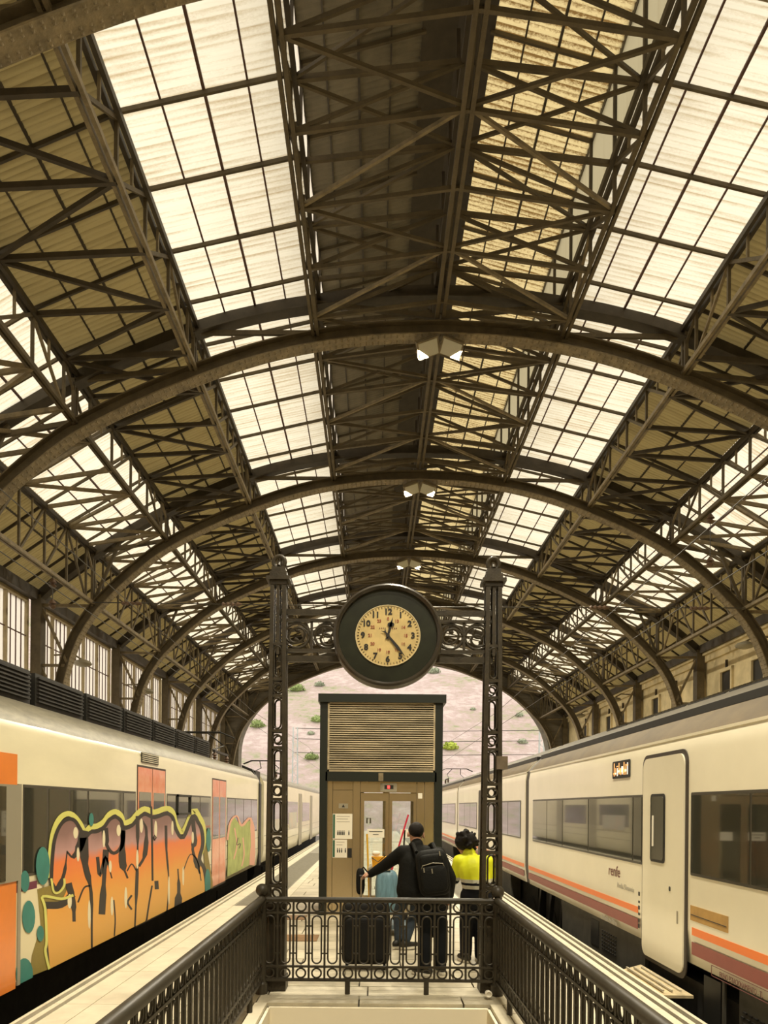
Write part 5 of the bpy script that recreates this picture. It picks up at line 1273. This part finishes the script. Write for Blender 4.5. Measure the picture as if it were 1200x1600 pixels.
cart = empty('cleaning_cart', (0.2, 11.1, 0), 'cleaning cart with a blue bag in front of the elevator doors', 'cart')
MB().box(-0.08, 0.55, 10.8, 11.5, 0.10, 0.16).build('base', mat('cart_blue_grey', (0.10, 0.14, 0.17, 1), 0.5), cart)
for x in (-0.05, 0.52):
    for yy in (10.85, 11.45):
        MB().lathe([(0.045, -0.015), (0.05, 0), (0.045, 0.015)], (x, yy, 0.05), 14, 'X').build('wheel', BLACK, cart)
        MB().tube([(x, yy, 0.14), (x, yy, 0.98)], 0.014, 8).build('post', GREYF, cart)
MB().box(-0.08, 0.24, 10.82, 11.48, 0.94, 0.975).build('shelf', GREYF, cart)
sell((0.19, 10.92, 0.62), 0.17, 0.12, 0.33, 0.55).build('bag', BLUEB, cart, True)
bk = empty('bucket', (0.09, 11.0, 0.975), 'yellow bucket on the shelf of the cleaning cart', 'bucket')
MB().prism([(-0.02, 10.90, 0.98), (0.19, 10.90, 0.98), (0.215, 10.90, 1.13), (-0.035, 10.90, 1.13)], (0, 0.2, 0)).build('tub', BUCKET, bk)
MB().tube([(-0.03, 10.90, 1.12), (0.06, 10.86, 1.06), (0.17, 10.86, 1.16)], 0.007, 6).build('handle', BLACK, bk)
sell((0.03, 11.0, 1.175), 0.06, 0.06, 0.035, 0.8).build('spray_lid', SOLE, bk, True)
cl = empty('cleaning_cloth', (0.26, 10.95, 0.98), 'red and white cleaning cloth beside the yellow bucket', 'cloth')
remesh('folds', [('b', (0.245, 10.97, 1.07), 0.05, (0.8, 1, 1.2)), ('b', (0.29, 10.97, 1.04), 0.05, (1, 1, 0.9)), ('b', (0.27, 10.95, 1.13), 0.035, (1, 1, 1))], 0.012, PAPER, cl, 3, zones=([PAPER, POLE_R, BLUEB], lambda c: 1 if c.x < 0.25 else 2 if c.x > 0.31 else 0))
def stick(nm, lb, a, b, m, r=0.013):
    o = empty(nm, b, lb, 'broom'); MB().tube([a, b], r, 8).build('stick', m, o)
    b = Vector(b); MB().box(b.x - 0.11, b.x + 0.11, b.y - 0.03, b.y + 0.03, b.z - 0.05, b.z + 0.03).build('brush_head', BLACK, o)
stick('broom', 'broom with long red stick standing in the cleaning cart', at(638, 1273, 11.2), (0.06, 11.2, 0.21), POLE_R)
stick('broom', 'broom with dark stick beside the red broom', at(632.5, 1297, 11.35), (0.40, 11.35, 0.21), BLACK)
stick('broom', 'broom with yellow stick standing in the cleaning cart', at(573.5, 1303, 11.3), (-0.055, 11.3, 0.21), POLE_Y, 0.014)

# ------------------------------------------------------------------ FLOODLIGHTS, LAMPS, CABLES
def floodlight(x, y, z, s, lb, power):
    o = empty('floodlight', (x, y, z), lb, 'floodlight', 'floodlights under the ridge')
    M = Matrix.Translation((x, y, z)) @ Matrix.Rotation(s * math.radians(20), 4, 'Y') @ Matrix.Rotation(math.radians(-38), 4, 'X')
    MB().prism([(-0.21, -0.16, 0.10), (0.21, -0.16, 0.10), (0.23, -0.19, -0.10), (-0.23, -0.19, -0.10)], (0, 0.34, 0)).build('housing', IRON_LIGHT, o, mw=M)
    MB().box(-0.20, 0.20, -0.16, 0.13, -0.112, -0.10).build('lamp_glass', LAMPGLASS, o, mw=M)
    MB().tube([(-0.24, 0, 0.0), (-0.24, 0, 0.22), (0.24, 0, 0.22), (0.24, 0, 0.0)], 0.018, 6).build('bracket', IRON, o, mw=M)
    ld = bpy.data.lights.new('lamp', 'AREA'); ld.shape = 'RECTANGLE'; ld.size = 0.38; ld.size_y = 0.28; ld.energy = power; ld.color = (1.0, 0.90, 0.70); ld.spread = math.radians(170)
    lo = bpy.data.objects.new('lamp_beam', ld); put(lo, o, Matrix.Translation((x, y, z)) @ Matrix.Rotation(s * math.radians(-12), 4, 'Y') @ Matrix.Translation((0, 0, -0.16)))
FL = {1: 'nearest', 2: 'second', 3: 'third', 4: 'fourth', 5: 'fifth', 0: 'unseen overhead', -1: 'unseen rearward', -2: 'unseen rearmost'}
POWER = 320
for k in range(-2, 6):                       # unseen pairs overhead and behind the camera, added to light surfaces facing it
    for s in (-1, 1):
        floodlight(CX + s * 0.26, ARCH_Y[0] + BAY * k - (0.45 if k == 0 else 0.05), CZ + 9.62, s, '%s boxy floodlight pair on the arch crowns, lamp on the %s train side' % (FL[k], 'graffiti' if s < 0 else 'white'), POWER)
def wall_lamp(p, s, lb):
    o = empty('wall_lamp', p, lb, 'lamp', 'lamps on brackets')
    MB().tube([(p.x + s * 0.95, p.y, p.z + 0.25), (p.x + s * 0.3, p.y, p.z + 0.28), (p.x, p.y, p.z + 0.1)], 0.03, 8).build('bracket', IRON_LIGHT, o)
    MB().lathe([(0.06, 0.12), (0.24, 0.06), (0.30, -0.02), (0.27, -0.06), (0.10, -0.12)], p, 16).build('shade', GREYF, o, True)
wall_lamp(at(1164, 1008, 24.0), 1, 'flat street-style lamp on the facade nearest the camera')
wall_lamp(at(961, 1093, 38.0), 1, 'middle flat lamp on the facade above the white train')
wall_lamp(at(907, 1118, 46.0), 1, 'farthest flat lamp on the facade near the end screen')
wall_lamp(at(129, 1036, 24.6), -1, 'flat lamp in front of the window wall nearest the camera')
wall_lamp(at(229, 1080, 31.0), -1, 'flat lamp in front of the window wall farther back')
def wire(nm, lb, pts, r, cat='cable'):
    b = MB().tube(pts, r, 5); o = b.build(nm, WIRE); tag(o, lb, cat); return o
Y3 = ARCH_Y[2]
cs = empty('cross_span_cable', (CX, Y3, CZ + 6.0), 'cross-span cable with insulators stretched below the third arch', 'cable')
MB().tube([(CX - 9.8, Y3 - 0.25, CZ + 6.05), (CX, Y3 - 0.25, CZ + 6.0), (CX + 9.8, Y3 - 0.25, CZ + 6.05)], 0.016, 5).build('cable', WIRE, cs)
for x in (-8.6, -5.6, 5.4, 8.4):
    MB().lathe([(0.03, -0.3), (0.07, -0.26), (0.03, -0.2), (0.07, -0.12), (0.03, -0.06), (0.07, 0.02), (0.03, 0.08), (0.07, 0.16), (0.03, 0.3)], (CX + x, Y3 - 0.25, CZ + 6.03), 10, 'X').build('insulator', INSUL, cs)
for (x, y, z, L_, lb) in ((CX + 7.64, 20.2, BLOW[2] + 0.06, 1.35, 'insulator string hanging over the white train'), (CX - 9.85, 20.0, BLOW[3] + 0.06, 0.75, 'insulator string hanging over the graffiti train')):
    a = Vector((x, y, z)); b = a - Vector((0, 0, L_))
    o = empty('insulator_string', a, lb, 'insulator', 'hanging insulators')
    MB().tube([a, b], 0.012, 6).build('rod', WIRE, o)
    for p in (a - Vector((0, 0, 0.2)), b): MB().lathe([(0.03, 0.14), (0.11, 0.02), (0.04, 0.0), (0.10, -0.06), (0.03, -0.12)], p, 12).build('insulator', INSUL, o, True)
wire('contact_wire', 'overhead contact wire above the graffiti train track', [(-4.85, 3, 5.1), (-4.85, 55, 5.1), (-4.85, 110, 5.1)], 0.008)
wire('contact_wire', 'overhead contact wire above the white train track', [(4.75, 3, 5.0), (4.75, 55, 5.0), (4.75, 110, 5.0)], 0.008)
wire('messenger_wire', 'upper catenary wire above the graffiti train track', [(-4.85, 3, 6.0), (-4.85, 30, 5.6), (-4.85, 55, 6.2), (-4.85, 80, 5.7), (-4.85, 110, 6.3)], 0.008)
wire('messenger_wire', 'upper catenary wire above the white train track', [(4.75, 3, 6.0), (4.75, 30, 5.6), (4.75, 55, 6.2), (4.75, 80, 5.7), (4.75, 110, 6.3)], 0.008)
def mast(x, y, h, lb):
    o = empty('lattice_mast', (x, y, -1.05), lb, 'mast', 'catenary masts outside')
    for sx in (-1, 1):
        for sy in (-1, 1): bar('leg', (x + sx * 0.3, y + sy * 0.3, -1.1), (x + sx * 0.2, y + sy * 0.2, h), 0.07, 0.07, MASTM, o, up=(0, 1, 0))
    n = int((h + 1) / 0.7)
    for k in range(n):
        z0 = -1 + k * 0.7; s = 1 if k % 2 else -1
        bar('lacing', (x - s * 0.27, y - 0.27, z0), (x + s * 0.27, y - 0.27, z0 + 0.7), 0.04, 0.05, MASTM, o, up=(0, 1, 0))
p = at(461, 1200, 72); mx0 = p.x; mast(p.x, 72, 9.4, 'pale lattice mast outside, seen between column and elevator')
p = at(846, 1200, 72); mx1 = p.x; mast(p.x, 72, 9.4, 'pale lattice mast outside above the white train roof')

for k, zz in enumerate((9.2, 8.2, 6.9)):
    wire('span_wire', ['highest', 'middle', 'lowest'][k] + ' wire stretched between the two masts outside the arch', [(mx0, 72, zz + 0.1), ((mx0 + mx1) / 2, 72, zz - 0.1), (mx1, 72, zz + 0.1)], 0.03)
# ------------------------------------------------------------------ HILLSIDE
def hill_z(x, y):
    t = max(0.0, y - 78)
    return -1.2 + 0.40 * t + 2.2 * noise.noise(Vector((x * 0.02, y * 0.02, 0.3))) * min(1, t / 25) + 0.8 * noise.noise(Vector((x * 0.09, y * 0.09, 1.7))) * min(1, t / 15)
hb2 = MB(); nx, ny = 110, 110; vs = []; fs = []
for j in range(ny + 1):
    for i in range(nx + 1):
        x = -150 + 300 * i / nx; y = 74 + 226 * (j / ny) ** 1.3; vs.append((x, y, hill_z(x, y)))
for j in range(ny):
    for i in range(nx): a = j * (nx + 1) + i; fs.append((a, a + 1, a + nx + 2, a + nx + 1))
hb2.add(vs, fs)
ho = tag(hb2.build('hillside', HILL, None, True), kind='structure')
def on_hill(px, py):
    Y = 80.0
    while Y < 290:
        p = at(px, py, Y)
        if p.z < hill_z(p.x, p.y): return p
        Y += 0.5
    return p
def bush(px, py, wpx, m, lb, hr=0.7, seed=1):
    p = on_hill(px, py); r = wpx * p.y / F / 2; rnd = random.Random(seed)
    p.z = hill_z(p.x, p.y)
    o = empty('shrub', p, lb, 'shrub', 'shrubs on the hillside'); b = MB()
    for q in range(260):
        d = Vector((rnd.gauss(0, 1), rnd.gauss(0, 1), abs(rnd.gauss(0, 0.8)))).normalized() * (r * rnd.uniform(0.55, 1.0))
        c = p + Vector((d.x, d.y, d.z * hr * 1.3)); s = r * rnd.uniform(0.10, 0.19)
        u = Vector((rnd.gauss(0, 1), rnd.gauss(0, 1), rnd.gauss(0, 1))).normalized() * s; w = Vector((rnd.gauss(0, 1), rnd.gauss(0, 1), rnd.gauss(0, 1))); w = (w - u * w.dot(u) / (s * s)).normalized() * s
        b.add([c - u, c + w * 0.6, c + u, c - w * 0.6], [(0, 1, 2, 3)])
    b.ball(p + Vector((0, 0, r * 0.25)), r * 0.7, 12, sc=(1, 1, hr))
    f = b.build('foliage', m, o)
    MB().tube([p - Vector((0, 0, 0.5)), p + Vector((0, 0, r * 0.5))], r * 0.06, 6).build('stem', UNDER, o)
for k, (px, py, w, m, lb) in enumerate((
    (402, 1136, 26, LEAF, 'round green shrub on the hill at the edge of the arch, beyond the graffiti train'),
    (464, 1080, 28, LEAF, 'broad green shrub on the hill just inside the column'),
    (496, 1128, 22, LEAF, 'green shrub on the hill half hidden by the elevator, middle height'),
    (486, 1149, 13, LEAF2, 'small grey-green shrub beside the elevator, over the commuter train'),
    (487, 1186, 24, LEAF, 'green shrub on the hill lowest beside the elevator'),
    (499, 1072, 18, LEAF2, 'grey-green shrub on the hill under the clock rim'),
    (703, 1172, 28, LEAF3, 'bright lime shrub on the hill beside the elevator roof'),
    (739, 1110, 10, LEAF2, 'tiny shrub on the hill beside the junction-box column'),
    (678, 1052, 22, LEAF2, 'pale shrub high on the hill beside the clock'),
    (735, 1053, 24, LEAF, 'low green shrub highest on the hill near the column'),
    (816, 1163, 18, LEAF2, 'grey-green shrub on the hill above the pantograph wires'),
    (812, 1120, 14, LEAF2, 'small shrub on the hill midway up by the arch edge'))):
    bush(px, py, w, m, lb, seed=k + 1)
